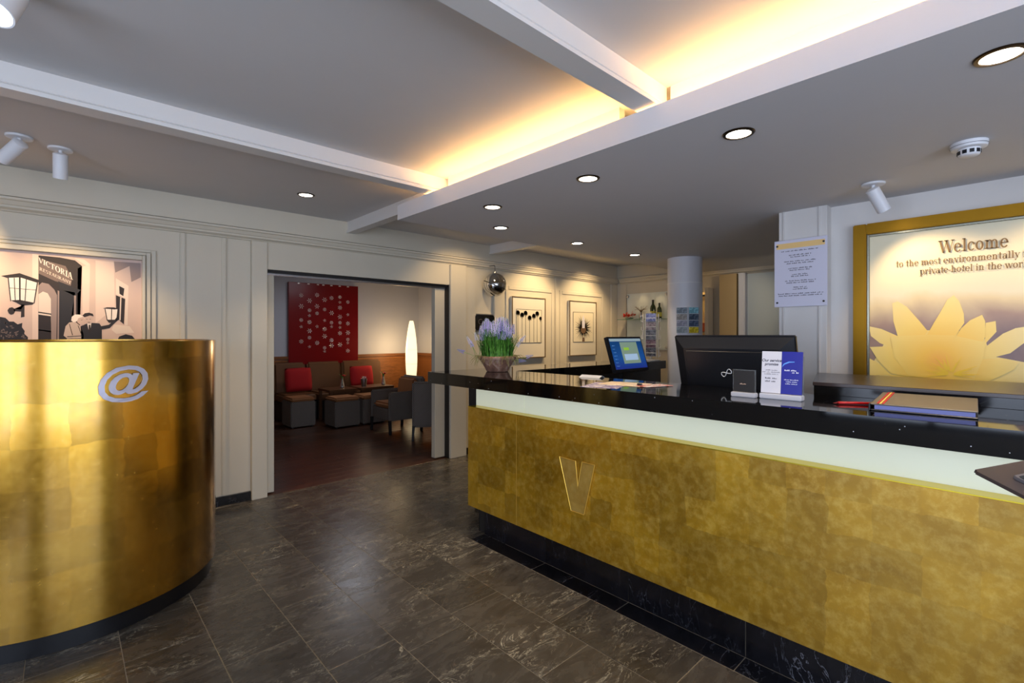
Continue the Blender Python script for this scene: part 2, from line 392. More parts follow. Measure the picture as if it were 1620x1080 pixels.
# ---- floor: grout bed + slate tiles
floor = struct(box('floor', -2.7, 6.75, -2.7, 4.72, -.06, -.0018, GROUT))
TX0, TW, TL = .193, .3145, .63
def tile_mesh(w, l, ch=.0010):
    bm = bmesh.new(); a, b = w/2-.0018, l/2-.0018
    lo = [bm.verts.new((x, y, -.012)) for x, y in ((-a, -b), (a, -b), (a, b), (-a, b))]
    mid = [bm.verts.new((x, y, -ch)) for x, y in ((-a, -b), (a, -b), (a, b), (-a, b))]
    hi = [bm.verts.new((x, y, 0)) for x, y in ((-a+ch, -b+ch), (a-ch, -b+ch), (a-ch, b-ch), (-a+ch, b-ch))]
    bm.faces.new(hi)
    for A, B in ((lo, mid), (mid, hi)):
        for i in range(4): bm.faces.new((A[i], A[(i+1) % 4], B[(i+1) % 4], B[i]))
    me = bpy.data.meshes.new('tile'); bm.to_mesh(me); bm.free(); me.materials.append(SLATE); return me
row_start = {-1: 2.2, 0: 2.05, 1: 2.36, 2: 2.03, 3: 1.905, 4: 2.02, 5: 2.25, 6: 1.8}
tcache = {}; rest = bmesh.new()
def in_view(x, y):
    th = math.atan(710/765); t = x*math.sin(th)+y*math.cos(th)
    if t < .3: return False
    u = 810+765*(x*math.cos(th)-y*math.sin(th))/t; v = 530+765*CAM_H/t
    return -150 < u < 1700 and v < 1250 and not (x > 2.35 and y < 2.6) and x < 4.2
for k in range(-10, 21):
    x0 = TX0+TW*k; w = TW
    if k == 6: x0 = 2.08; w = TX0+TW*7-2.08
    st = row_start.get(k, random.uniform(1.8, 2.4)) - 8*TL
    y = st
    while y < 4.60:
        a, b = max(y, -2.7), min(y+TL, 4.60); y += TL
        if b-a < .05: continue
        cx, cy = x0+w/2, (a+b)/2; dz = random.uniform(-.0007, .0004)
        xa, xb = max(x0, -2.7), min(x0+w, 6.74)
        if xb-xa < .05: continue
        if k == 6 and b < 2.7:   # counter border, laid as black marble further down
            continue
        if in_view(cx, cy):
            key = (round(xb-xa, 3), round(b-a, 3))
            if key not in tcache: tcache[key] = tile_mesh(*key)
            o = bpy.data.objects.new('tile', tcache[key]); COL.objects.link(o); o.parent = floor; o.location = ((xa+xb)/2, cy, dz)
        else: bm_box(rest, xa+.0015, xb-.0015, a+.0015, b-.0015, -.012, dz)
# black marble border along the counter plinth (same joints as the plinth slabs)
YJ = [2.667, 2.07, 1.465, .863, .262, -.34, -.94]
for a, b in zip(YJ, YJ[1:]):
    box('border_tile', 2.0835, 2.2025, b+.0018, a-.0018, -.012, 0, MARBLE, floor, .001, 1)
    bm_box(rest, 2.2065, TX0+TW*7-.002, b+.0015, a-.0015, -.012, 0)
r_ = from_bm('tile_field', rest, SLATE, floor); r_['kind'] = 'stuff'
# ---- lounge floor: planks
lf = struct(box('floor_lounge', .4, 6.2, 4.72, 9.2, -.06, -.005, DARKM))
pm = None
yy = 4.605; i = 0
while yy < 9.1:
    x = .4-random.uniform(0, 1.3)
    while x < 6.2:
        a, b = max(x, .4), min(x+1.3, 6.2); x += 1.3
        if b-a < .06: continue
        if pm is None:
            bm = bmesh.new(); bm_box(bm, -.649, .649, -.069, .069, -.012, 0); bmesh.ops.bevel(bm, geom=[e for e in bm.edges if e.verts[0].co.z > -.005 and e.verts[1].co.z > -.005], offset=.0012, segments=1, affect='EDGES')
            pm = bpy.data.meshes.new('plank'); bm.to_mesh(pm); bm.free(); pm.materials.append(PARQ)
        o = bpy.data.objects.new('plank', pm); COL.objects.link(o); o.parent = lf; o.location = ((a+b)/2, yy+.07, random.uniform(-.0006, .0002)); o.scale = ((b-a)/1.3, 1, 1)
    yy += .14
# ---- walls
OX0, OX1, OZ = 1.31, 3.30, 2.0
wb = struct(boxes('wall_back', [(-2.7, OX0, YB, YB+.14, 0, ZC), (OX1, XF+.15, YB, YB+.14, 0, ZC), (OX0, OX1, YB, YB+.14, OZ, ZC)], WALLP))
struct(box('wall_right', XR, XR+.15, -2.7, 1.0, 0, ZC, PAINT))
struct(box('wall_pier', 3.775, 4.02, .945, 1.245, 0, ZC, PAINT, None, .003, 1))
struct(box('wall_passage', 4.02, XF+.15, .96, 1.1, 0, ZC, WALLP))
struct(box('wall_far', XF, XF+.15, 1.1, YB, 0, ZC, WALLP))
# entrance front behind the camera and the left side, both glazed
struct(boxes('wall_front', [(-2.7, 3.87, -2.72, -2.6, 0, .15), (-2.7, 3.87, -2.72, -2.6, 2.42, ZC), (-2.7, -2.15, -2.72, -2.6, .15, 2.42), (1.8, 3.87, -2.72, -2.6, .15, 2.42)], PAINT))
struct(boxes('wall_left', [(-2.72, -2.6, -2.6, YB, 0, .4), (-2.72, -2.6, -2.6, YB, 2.3, ZC), (-2.72, -2.6, -2.6, -1.4, .4, 2.3), (-2.72, -2.6, 1.8, YB, .4, 2.3)], PAINT))
FRM = mat('window_frame_paint', (90, 92, 96), .4)
w1 = struct(boxes('window_1', [(x-.03, x+.03, -2.7, -2.62, .15, 2.42) for x in (-2.12, -1.15, -.18, .8, 1.77)]+[(-2.15, 1.8, -2.7, -2.62, .15, .21), (-2.15, 1.8, -2.7, -2.62, 2.36, 2.42)], FRM))
w2 = struct(boxes('window_2', [(-2.7, -2.62, y-.03, y+.03, .4, 2.3) for y in (-1.37, -.3, .75, 1.77)]+[(-2.7, -2.62, -1.4, 1.8, .4, .46), (-2.7, -2.62, -1.4, 1.8, 2.24, 2.3)], FRM))
# lounge shell
LW = mat('lounge_wall_paint', (205, 204, 208), .7, bump=(120, .03), var=.03)
struct(box('wall_lounge_back', .4, 6.2, 9.0, 9.12, 0, 2.6, LW))
struct(box('wall_lounge_right', 5.6, 5.72, 4.75, 9.0, 0, 2.6, LW))
struct(box('wall_lounge_left', .4, .52, 4.75, 9.0, 0, 2.6, LW))
struct(box('ceiling_lounge', .4, 6.2, 4.75, 9.12, 2.56, 2.66, CEIL))
# wooden dado in the lounge: boarding + moulded rail
for n_, (x0, x1, y0, y1) in enumerate(((.53, 5.6, 8.975, 9.0), (5.575, 5.6, 4.76, 8.975))):
    d = struct(box('trim_%d' % (40+n_), x0, x1, y0, y1, 0, .98, DADO))
    if n_ == 0:
        box('rail', x0, x1, 8.945, 9.0, .985, 1.045, DADO, d, .012); box('rail', x0, x1, 8.96, 9.0, .94, .975, DADO, d, .008)
    else:
        box('rail', 5.545, 5.6, y0, y1, .985, 1.045, DADO, d, .012); box('rail', 5.56, 5.6, y0, y1, .94, .975, DADO, d, .008)
# ---- ceilings
ceil = struct(box('ceiling', -2.7, XF+.15, -2.7, YB, ZC, ZC+.1, CEIL))
dc = struct(box('ceiling_dropped', XB+.018, XF+.15, -2.7, 3.30, ZD, ZD+.016, BULK))
box('fascia', XB, XB+.018, -2.7, 3.30, ZD, 2.41, BULK, dc)
box('end_fascia', XB+.018, XF, 3.282, 3.30, ZD+.016, 2.41, BULK, dc)
box('cove_riser', 1.985, 2.03, -2.7, 1.10, ZD+.016, ZC, BULK, dc)
box('cove_riser', 1.985, 2.03, 1.37, 2.80, ZD+.016, ZC, BULK, dc)
COVE = em('cove_tube', (255, 196, 116), 46)
box('cove_tube', 1.932, 1.948, -2.5, 3.1, 2.388, 2.402, COVE, dc); box('cove_tray', 1.925, 1.955, -2.5, 3.1, ZD+.016, 2.3875, BULK, dc)
# beams with a small bead along the lower edge
def beam_x(n, y0, x0, x1):
    pr = [(y0, ZC), (y0, 2.452), (y0-.006, 2.452), (y0-.006, 2.447), (y0-.001, 2.445), (y0-.009, 2.437), (y0-.009, 2.427), (y0-.014, 2.427), (y0-.014, 2.418), (y0+.09, 2.418), (y0+.09, ZC)]
    return struct(prism('trim_%d' % n, pr, x0, x1, PAINT, None, 'X'))
def beam_y(n, x0, y0, y1):
    pr = [(x0, ZC), (x0, 2.45), (x0-.006, 2.447), (x0-.006, 2.437), (x0-.012, 2.434), (x0-.012, 2.42), (x0+.075, 2.42), (x0+.075, ZC)]
    return struct(prism('trim_%d' % n, pr, y0, y1, PAINT, None, 'Y'))
beam_x(1, 1.118, -2.6, 1.985); beam_x(2, 2.838, -2.6, 2.05); beam_x(3, -.60, -2.6, 1.985)
beam_y(4, 2.045, 2.93, YB); beam_y(5, 3.875, 3.30, YB)
# ---- cornice on the back wall and on the far wall
cor = [(0, 2.236), (-.02, 2.236), (-.026, 2.246), (-.05, 2.258), (-.05, 2.272), (-.058, 2.276), (-.072, 2.30), (-.085, 2.306), (-.085, 2.322), (0, 2.336)]
struct(prism('trim_6', [(YB+a, z) for a, z in cor], -2.6, XF-.002, WALLP, None, 'X'))
struct(prism('trim_7', [(XF+a, z) for a, z in cor], 1.12, YB-.09, WALLP, None, 'Y'))
struct(box('trim_8', -2.6, XF-.002, YB-.035, YB, 2.336, ZC-.001, WALLP))
struct(box('trim_9', XF-.035, XF, 1.12, YB-.036, 2.336, ZC-.001, WALLP))
# ---- doorway casings
d1 = struct(boxes('door_1', [(1.187, 1.312, YB-.05, YB, 0, 2.234), (3.262, 3.49, YB-.062, YB, 0, 2.234)], WALLP, None, .004))
box('lintel_board', 1.312, 3.262, YB-.032, YB, 2.0, 2.234, WALLP, d1)
box('lining', 1.312, 1.392, YB+.04, YB+.11, .012, 2.0, WALLP, d1, .002, 1)
box('lining', 3.12, 3.256, YB+.05, YB+.12, .012, 2.0, WALLP, d1, .002, 1)
box('track', 1.33, 3.25, YB+.03, YB+.05, 1.955, 1.98, STEEL, d1)
box('stop', 1.312, 3.262, YB+.0, YB+.02, 1.975, 2.0, DARKM, d1)
box('reveal', 3.256, 3.262, YB-.03, YB+.12, .0, 2.0, DARKM, d1)
# ---- wall panel mouldings (left of the doorway)
def panel(n, x0, x1, z0, z1, y=YB, w=.035, t=.018, m=WALLP):
    o = boxes('trim_%d' % n, [(x0, x0+w, y-t, y, z0, z1), (x1-w, x1, y-t, y, z0, z1), (x0+w, x1-w, y-t, y, z1-w, z1), (x0+w, x1-w, y-t, y, z0, z0+w)], m, None, .004)
    return struct(o)
struct(box('trim_10', .677, .715, YB-.022, YB, .08, 2.232, WALLP, None, .006))
struct(box('trim_11', .967, 1.0, YB-.022, YB, .08, 2.232, WALLP, None, .006))
struct(box('trim_15', .715, .967, YB-.006, YB, .08, 2.232, WALLP))
# recess frame round the photograph: three stepped mouldings
fr = struct(boxes('trim_12', [(.437, .458, YB-.045, YB, .8, 2.02), (-2.3, .437, YB-.045, YB, 1.985, 2.02)], WALLP, None, .004))
boxes('step', [(.462, .49, YB-.03, YB, .8, 2.045), (-2.3, .462, YB-.03, YB, 2.024, 2.045)], WALLP, fr, .003)
boxes('step', [(.494, .525, YB-.018, YB, .8, 2.07), (-2.3, .494, YB-.018, YB, 2.049, 2.07)], WALLP, fr, .003)
# right of the doorway
struct(box('trim_13', 3.49, 3.65, YB-.03, YB, .08, 2.232, WALLP, None, .005))
struct(box('trim_14', 3.95, 4.09, YB-.03, YB, .08, 2.232, WALLP, None, .005))
for n_, (x0, x1) in enumerate(((4.16, 5.08), (5.2, 6.24))):
    panel(16+n_, x0, x1, .5, 2.06, YB, .05, .012)
struct(box('trim_20', 5.1, 5.18, YB-.022, YB, .08, 2.232, WALLP, None, .005))
struct(box('trim_21', 6.42, XF-.002, YB-.03, YB, .0, 2.232, WALLP, None, .005))
struct(box('trim_22', XF-.03, XF, YB-.2, YB-.032, .0, 2.232, WALLP, None, .005))
# baseboards (black stone)
bb = struct(box('baseboard_back', -2.6, 1.186, YB-.026, YB, 0, .075, MARBLE))
struct(box('baseboard_back_right', 3.491, XF-.04, YB-.031, YB, 0, .075, MARBLE))
# pier panel mouldings
struct(boxes('trim_23', [(3.765, 3.775, .985, .992, .2, ZD-.001), (3.765, 3.775, 1.205, 1.213, .2, ZD-.001)], PAINT))
# ---- far wall: warm passage panel, jamb, frosted glass door
struct(box('trim_24', XF-.10, XF, 2.66, 2.885, 0, 2.234, mat('warm_panel_paint', (196, 170, 122), .6, var=.05), None, .004))
d2 = struct(boxes('door_2', [(XF-.11, XF, 2.56, 2.63, 0, 2.234), (XF-.06, XF, 1.5, 1.56, 0, 2.234)], WHITEP, None, .003))
box('pane', XF-.04, XF-.025, 1.56, 2.54, .02, 2.22, mat('frosted_glass', (196, 206, 206), .25, spec=.6), d2)
box('edge', XF-.07, XF-.04, 2.54, 2.56, .0, 2.234, STEEL, d2)
# ---- round column
cl = struct(lathe('column', [(.19, 0), (.19, ZD-.0005)], mat('column_paint', (214, 214, 220), .4, bump=(150, .02)), None, 48, (5.23, 2.72, 0)))
lathe('collar', [(.192, 2.0), (.193, 2.005), (.193, 2.012), (.192, 2.017)], WHITEP, cl, 48, (5.23, 2.72, 0), cap=False)

# ================================================================== CEILING FITTINGS
def downlight(x, y, z, label, power, size=95, color=WARM2, grp='recessed ceiling downlights', r=.062, aim=None):
    t = thing('downlight', label, 'downlight', (x, y, z), 0, grp)
    lathe('trim_ring', [(r*.80, -.001), (r*.82, -.006), (r, -.005), (r+.004, -.0005)], BRASSRING, t, 32, cap=False)
    lathe('lens', [(r*.80, -.0005), (r*.80, -.003)], LENS, t, 32)
    spot('downlight_lamp', (x, y, z-.012), aim or (x, y, 0), power, size, .7, color, .045)
    return t
for y, w in ((.069, 'folder'), (.872, 'two acrylic leaflet holders'), (1.696, 'flyers on the worktop'), (2.517, 'corner with the flower pot')):
    downlight(2.155, y, ZD, 'dark ringed downlight over the counter front, above the '+w, 34, grp='downlights above the counter front')
for x, w in ((2.619, 'above the flower pot'), (3.593, 'above the lit computer screen'), (4.572, 'next to the round column')):
    downlight(x, 2.957, ZD, 'small downlight along the far dropped ceiling edge, '+w, 28, grp='downlights along the far edge of the dropped ceiling')
downlight(1.407, 3.912, ZC, 'single downlight in the low ceiling bay in front of the lounge doorway', 40)
# wall washers above the two small pictures (in the bay behind the dropped ceiling)
downlight(4.75, 3.95, ZC, 'downlight over the palm tree picture', 92, 95, WARM, aim=(4.6, 4.61, 1.45))
downlight(5.75, 3.95, ZC, 'downlight over the spiky plant picture', 92, 95, WARM, aim=(5.7, 4.61, 1.45))
downlight(5.6, 1.5, ZD, 'added fill downlight, out of sight in the passage behind the notice board pier', 30, 60, WARM2, aim=(6.5, 3.05, 1.6))  # added lamp, hidden by the pier, to warm and brighten the passage panel
downlight(3.3, 3.9, ZC, 'downlight in the ceiling bay in front of the chrome globe', 34, 110, WARM, aim=(3.4, 4.6, 1.4))

def spotlight(name, base, zc, aim, label, power, length=.15, r=.035, size=70, color=WARM):
    """base x,y on ceiling, cylinder head hung on a short stem and aimed"""
    t = thing('ceiling_spotlight', label, 'spotlight', (base[0], base[1], zc))
    lathe('base_plate', [(.055, -.012), (.058, -.008), (.058, -.0005)], WHITEP, t, 28)
    lathe('stem', [(.009, -.04), (.009, -.012)], WHITEP, t, 12)
    d = (Vector(aim)-Vector((base[0], base[1], zc))).normalized()
    q = d.to_track_quat('Z', 'Y').to_matrix().to_4x4(); start = Vector((0, 0, -.045))-d*.02
    bm = bmesh.new(); bm_lathe(bm, [(r*.6, 0), (r, .008), (r, length), (r*.9, length), (r*.86, length-.012)], 28, cap=False)
    bm.faces.new([v for v in bm.verts[:28]][::-1])
    bmesh.ops.transform(bm, matrix=Matrix.Translation(start) @ q, verts=bm.verts)
    h = from_bm('head', bm, WHITEP, t, None, True); mark_sharp(h.data)
    bm = bmesh.new(); bm_lathe(bm, [(r*.85, length-.014), (r*.85, length-.012)], 24)
    bmesh.ops.transform(bm, matrix=Matrix.Translation(start) @ q, verts=bm.verts); from_bm('lens', bm, LENS, t)
    p = Vector((base[0], base[1], zc))+start+d*(length+.01)
    spot('spotlight_lamp', p, p+d, power, size, .6, color, .03)
    return t
spotlight('s', (-.18, 3.85), ZC, (-.75, 4.55, 1.9), 'white cylinder spotlight tilted sideways above the old restaurant photograph', 52, .16)
spotlight('s', (-.012, 3.94), ZC, (-.012, 4.40, 1.2), 'white cylinder spotlight hanging almost straight down above the old restaurant photograph', 44, .15, size=95)
spotlight('s', (3.44, .63), ZD, (3.86, .30, 1.45), 'white cylinder spotlight on the dropped ceiling aimed at the water lily poster', 15, .15, size=95)
spotlight('s', (-.13, 2.175), ZC, (-.36, 1.85, 1.75), 'bright white spotlight head between the two ceiling beams', 10, .12, .05)
spotlight('s', (3.44, -.35), ZD, (3.86, -.02, 1.5), 'white cylinder spotlight aimed at the far half of the water lily poster', 13, .15, size=95)

sd = thing('smoke_detector', 'white round smoke detector with slotted head under the dropped ceiling', 'smoke detector', (3.034, .199, ZD))
lathe('base', [(.052, -.03), (.062, -.026), (.066, -.012), (.066, -.0005)], WHITEP, sd, 40)
lathe('head', [(.03, -.062), (.036, -.058), (.04, -.05), (.04, -.03)], WHITEP, sd, 32)
for k in range(10):
    a = 2*PI*k/10; b = box('slot', -.008, .008, .036, .0415, -.053, -.037, BLACKM, sd); b.rotation_euler = (0, 0, a)
lathe('seam', [(.0668, -.017), (.0668, -.015)], mat('seam_grey', (90, 90, 95), .6), sd, 40, cap=False)

# ================================================================== RECEPTION COUNTER
XG = 2.122
rc = thing('reception_counter', 'reception counter clad in patchy gold leaf with backlit glass band and black stone plinth', 'counter', (2.3, 1.0, 0))
def L(o): o.location = (-2.3, -1.0, 0); return o
L(box('carcass', 2.215, 2.66, -1.2, 2.73, .005, 1.0415, DARKM, rc))
for a, b in zip([2.667]+YJ[1:], YJ[1:]):
    L(box('plinth_slab', 2.205, 2.2125, b+.0018, a-.0018, .0005, .205, MARBLE, rc, .0008, 1))
L(box('plinth_joint', 2.2126, 2.2148, -.94, 2.665, .0005, .205, GROUT, rc))
L(box('plinth_slab', 2.2155, 2.66, 2.7305, 2.74, .0005, .205, MARBLE, rc))
L(box('gold_panel', XG, XG+.022, 2.2475, 2.75, .2055, .909, GOLD, rc, .0018, 2))
L(box('gold_panel', XG, XG+.022, -1.2, 2.2445, .2055, .909, GOLD, rc, .0018, 2))
L(box('seam_bead', XG-.0008, XG+.02, 2.2447, 2.2473, .2055, .909, mat('seam_gold', (226, 184, 80), .35, .6), rc))
L(box('gold_end', XG+.022, 2.66, 2.7305, 2.75, .2055, .909, GOLD, rc, .001, 1))
L(box('panel_underside', XG+.022, 2.2145, -1.2, 2.7295, .2055, .215, DARKM, rc))
L(box('gold_ledge', XG, 2.2, -1.2, 2.7505, .9092, .9135, mat('gold_ledge_metal', (222, 196, 60), .3, 1), rc))
GLOW = mat('backlit_glass', (200, 204, 186), .25, emit=.27, ecol=(222, 224, 190))
L(box('glass_panel', 2.195, 2.2145, 2.249, 2.746, .9136, 1.0415, GLOW, rc))
L(box('glass_panel', 2.195, 2.2145, -1.2, 2.2445, .9136, 1.0415, GLOW, rc))
L(box('glass_panel', 2.2145, 2.66, 2.7305, 2.746, .9136, 1.0415, GLOW, rc))
# letter V emblem, proud of the panel
VP = [(1.872, .716), (1.752, .712), (1.735, .575), (1.705, .716), (1.618, .716), (1.692, .425), (1.784, .425)]
bm = bmesh.new(); bm_prism(bm, VP, XG-.010, XG+.001, 'X'); bmesh.ops.recalc_face_normals(bm, faces=bm.faces)
bmesh.ops.bevel(bm, geom=bm.edges[:], offset=.003, segments=2, affect='EDGES', clamp_overlap=True)
v_ = L(from_bm('letter_v', bm, GOLDV, rc)); v_['label'] = 'raised gold letter V'
bm = bmesh.new()  # brighter gold tubes put the letter's edge highlights into the colour
for a_, b_ in zip(VP, VP[1:]+VP[:1]): bm_tube(bm, [(XG-.0085, a_[0], a_[1]), (XG-.0085, b_[0], b_[1])], .0022, 6)
ev = from_bm('letter_edge_highlight', bm, mat('emblem_highlight_gold', (246, 200, 84), .3, .7), v_); ev['label'] = 'edge highlight of the letter painted as a bright gold rim'

wt = thing('counter_worktop', 'thick polished black granite worktop with light flecks on the gold reception counter', 'worktop', (2.4, 1.0, 1.042))
pts = [(XG, -1.2), (2.708, -1.2), (2.708, 2.85), (5.045, 2.85), (5.045, 3.27), (XG, 3.27)]
o = prism('slab', [(x-2.4, y-1.0) for x, y in pts], 0, .088, GRANITE, wt, 'Z', .002, None, 2)
# return leg under the worktop
rt = thing('counter_return', 'dark panelled return of the reception counter under the black worktop', 'counter', (3.7, 3.06, 0))
box('carcass', -1.2, 1.3, -.17, .17, .1, .0+1.0415, BLACKM, rt, .002, 1); box('plinth', -1.16, 1.28, -.14, .14, .0005, .1, MARBLE, rt)
# staff desk (lower) behind the counter
sdk = thing('staff_desk', 'low dark staff desk behind the reception counter', 'desk', (3.2, 1.8, 0))
prism('desk_top', [(x-3.2, y-1.8) for x, y in ((2.715, -1.2), (3.42, -1.2), (3.42, 2.15), (4.95, 2.15), (4.95, 2.845), (2.715, 2.845))], .715, .74, BLACKM, sdk, 'Z', .002)
for x, y in ((2.76, -.9), (3.36, -.9), (3.36, 2.1), (4.9, 2.2), (4.9, 2.8), (2.76, 2.8), (2.76, 1.0)):
    box('leg', x-3.225, x-3.175, y-1.825, y-1.775, .0005, .7145, STEEL, sdk, .002, 1)
# black cabinet with chamfered end
hc = thing('back_cabinet', 'low black glossy cabinet with slanted end behind the counter below the water lily poster', 'cabinet', (3.0, -.2, .74))
prism('body', [(2.716-3, .736+.2), (3.40-3, .90+.2), (3.40-3, -1.2+.2), (2.716-3, -1.2+.2)], .0005, .432, BLACKG, hc)
prism('top', [(2.712-3, .74+.2), (3.405-3, .905+.2), (3.405-3, -1.2+.2), (2.712-3, -1.2+.2)], .432, .45, mat('cabinet_top', (58, 48, 46), .25), hc, 'Z', .002)

# ================================================================== GOLD CYLINDER KIOSK
KX, KY, KR, KZ = .05, 3.62, .665, 1.393
kk = thing('round_kiosk', 'round gold leaf clad kiosk with silver at sign in front of the old photograph', 'kiosk', (KX, KY, 0))
lathe('plinth', [(KR-.02, .0005), (KR-.02, .09)], mat('kiosk_plinth', (10, 10, 14), .3), kk, 96)
lathe('gold_shell', [(KR-.004, .088), (KR, .091), (KR, KZ-.004), (KR-.004, KZ), (KR-.03, KZ), (KR-.03, 1.0)], GOLDC, kk, 128, cap=False)
lathe('desk_top', [(KR-.03, 1.0), (KR-.03, 1.02)], DARKM, kk, 96)
def on_cyl(cx_ang, cz):
    def fn(x, y, z):
        a = cx_ang + x/KR; r = KR+.002+z+.004
        return Vector((r*math.sin(a), -r*math.cos(a), cz+y))
    return fn
# at sign: centre of glyph seen near X=.21 on the shell
SILV = mat('silver_letter', (186, 182, 196), .35, .25)
at_ = sans_text('at_sign', '@', .235, SILV, kk, lambda x, y, z: (x, y, z), shear=.12, extrude=.003, offset=.004)
xs = [v.co.x for v in at_.data.vertices]; ys = [v.co.y for v in at_.data.vertices]
cx_, cy_ = (min(xs)+max(xs))/2, (min(ys)+max(ys))/2; sx_, sy_ = .197/(max(xs)-min(xs)), .176/(max(ys)-min(ys))
f_ = on_cyl(math.asin((.215-KX)/KR), 1.186)
for v in at_.data.vertices: v.co = f_((v.co.x-cx_)*sx_, (v.co.y-cy_)*sy_, v.co.z)
at_['label'] = 'silver at sign'

# ================================================================== PICTURES ON THE WALLS
PHOTO={
 'strip':[(-0.153,1.969),(-0.122,1.966),(-0.126,1.379),(-0.153,1.379)],
 'doorway':[(-0.123,1.962),(-0.017,1.959),(0.061,1.947),(0.098,1.91),(0.075,1.892),(0.071,1.377),(-0.125,1.379)],
 'signbd':[(-0.122,1.94),(0.012,1.902),(0.046,1.82),(0.039,1.766),(-0.04,1.793),(-0.122,1.838)],
 'arch':[(-0.124,1.755),(-0.106,1.779),(-0.073,1.771),(-0.045,1.734),(-0.031,1.696),(-0.04,1.378),(-0.125,1.379)],
 'glass':[(-0.123,1.698),(-0.101,1.718),(-0.078,1.707),(-0.062,1.669),(-0.059,1.378),(-0.123,1.379)],
 'dkdoor':[(-0.019,1.736),(0.061,1.721),(0.058,1.516),(0.041,1.542),(0.012,1.377),(-0.026,1.378)],
 'hood':[(-0.026,1.794),(0.012,1.777),(0.09,1.74),(0.061,1.695),(-0.017,1.743)],
 'pil1':[(0.1,1.907),(0.141,1.928),(0.135,1.517),(0.1,1.544)],
 'pil2':[(0.171,1.958),(0.273,1.955),(0.279,1.624),(0.171,1.505)],
 'soff':[(0.056,1.963),(0.11,1.958),(0.141,1.928),(0.125,1.913)],
 'eave':[(0.273,1.962),(0.43,1.964),(0.43,1.857),(0.374,1.818),(0.363,1.936),(0.281,1.88)],
 'win':[(0.284,1.714),(0.338,1.689),(0.33,1.5),(0.287,1.548)],
 'win2':[(0.303,1.784),(0.333,1.766),(0.327,1.709),(0.305,1.726)],
 'winfr':[(0.284,1.839),(0.357,1.788),(0.352,1.494),(0.335,1.493),(0.338,1.696),(0.284,1.721)],
 'roof':[(-0.298,1.808),(-0.213,1.833),(-0.119,1.794),(-0.126,1.774),(-0.211,1.805),(-0.272,1.797)],
 'lglass':[(-0.268,1.798),(-0.211,1.805),(-0.126,1.774),(-0.144,1.633),(-0.211,1.649),(-0.255,1.643)],
 'lbar1':[(-0.216,1.805),(-0.208,1.806),(-0.208,1.649),(-0.215,1.649)],
 'lbar2':[(-0.268,1.798),(-0.263,1.798),(-0.252,1.644),(-0.256,1.643)],
 'lbar3':[(-0.131,1.775),(-0.125,1.774),(-0.142,1.634),(-0.147,1.635)],
 'lbase':[(-0.255,1.65),(-0.211,1.655),(-0.144,1.639),(-0.151,1.626),(-0.174,1.622),(-0.205,1.618),(-0.227,1.635)],
 'larm':[(-0.207,1.624),(-0.19,1.625),(-0.19,1.543),(-0.207,1.539),(-0.206,1.577),(-0.24,1.579),(-0.24,1.593),(-0.206,1.591)],
 'lball':[(-0.269,1.584),(-0.261,1.6),(-0.248,1.605),(-0.235,1.595),(-0.233,1.579),(-0.24,1.56),(-0.253,1.555),(-0.263,1.564)],
 'bush':[(-0.304,1.54),(-0.278,1.534),(-0.261,1.51),(-0.24,1.51),(-0.222,1.492),(-0.2,1.502),(-0.202,1.473),(-0.189,1.448),(-0.191,1.429),(-0.174,1.407),(-0.178,1.379),(-0.304,1.38)],
 'l2roof':[(0.21,1.614),(0.234,1.623),(0.273,1.624),(0.3,1.614),(0.276,1.609)],
 'l2glass':[(0.22,1.611),(0.297,1.611),(0.289,1.527),(0.234,1.523)],
 'l2base':[(0.231,1.533),(0.289,1.534),(0.265,1.51),(0.244,1.511)],
 'coatw':[(0.012,1.482),(0.031,1.509),(0.061,1.516),(0.085,1.49),(0.1,1.45),(0.115,1.417),(0.11,1.393),(0.022,1.394),(0.002,1.417)],
 'skirt':[(0.019,1.397),(0.11,1.397),(0.11,1.377),(0.019,1.377)],
 'hairw':[(0.041,1.522),(0.044,1.549),(0.061,1.566),(0.09,1.565),(0.103,1.55),(0.085,1.536),(0.068,1.516),(0.053,1.511)],
 'facew':[(0.078,1.54),(0.103,1.55),(0.116,1.527),(0.118,1.504),(0.105,1.49),(0.085,1.497),(0.071,1.513)],
 'hat':[(0.1,1.56),(0.113,1.576),(0.135,1.581),(0.156,1.573),(0.161,1.555),(0.141,1.561),(0.11,1.547)],
 'facem':[(0.113,1.547),(0.141,1.561),(0.156,1.552),(0.153,1.525),(0.141,1.501),(0.125,1.504),(0.115,1.524)],
 'suit':[(0.09,1.483),(0.125,1.504),(0.153,1.508),(0.192,1.505),(0.202,1.485),(0.244,1.496),(0.273,1.527),(0.287,1.548),(0.305,1.559),(0.303,1.538),(0.281,1.513),(0.249,1.472),(0.205,1.461),(0.207,1.376),(0.12,1.376),(0.105,1.43)],
 'shirt':[(0.125,1.503),(0.148,1.508),(0.143,1.464),(0.135,1.447)],
 'tie':[(0.134,1.494),(0.142,1.494),(0.145,1.45),(0.138,1.433),(0.133,1.454)],
 'awn':[(0.273,1.499),(0.363,1.487),(0.391,1.438),(0.287,1.43),(0.26,1.458)],
 'dkhead':[(0.289,1.375),(0.303,1.41),(0.341,1.427),(0.379,1.416),(0.405,1.374)],
}
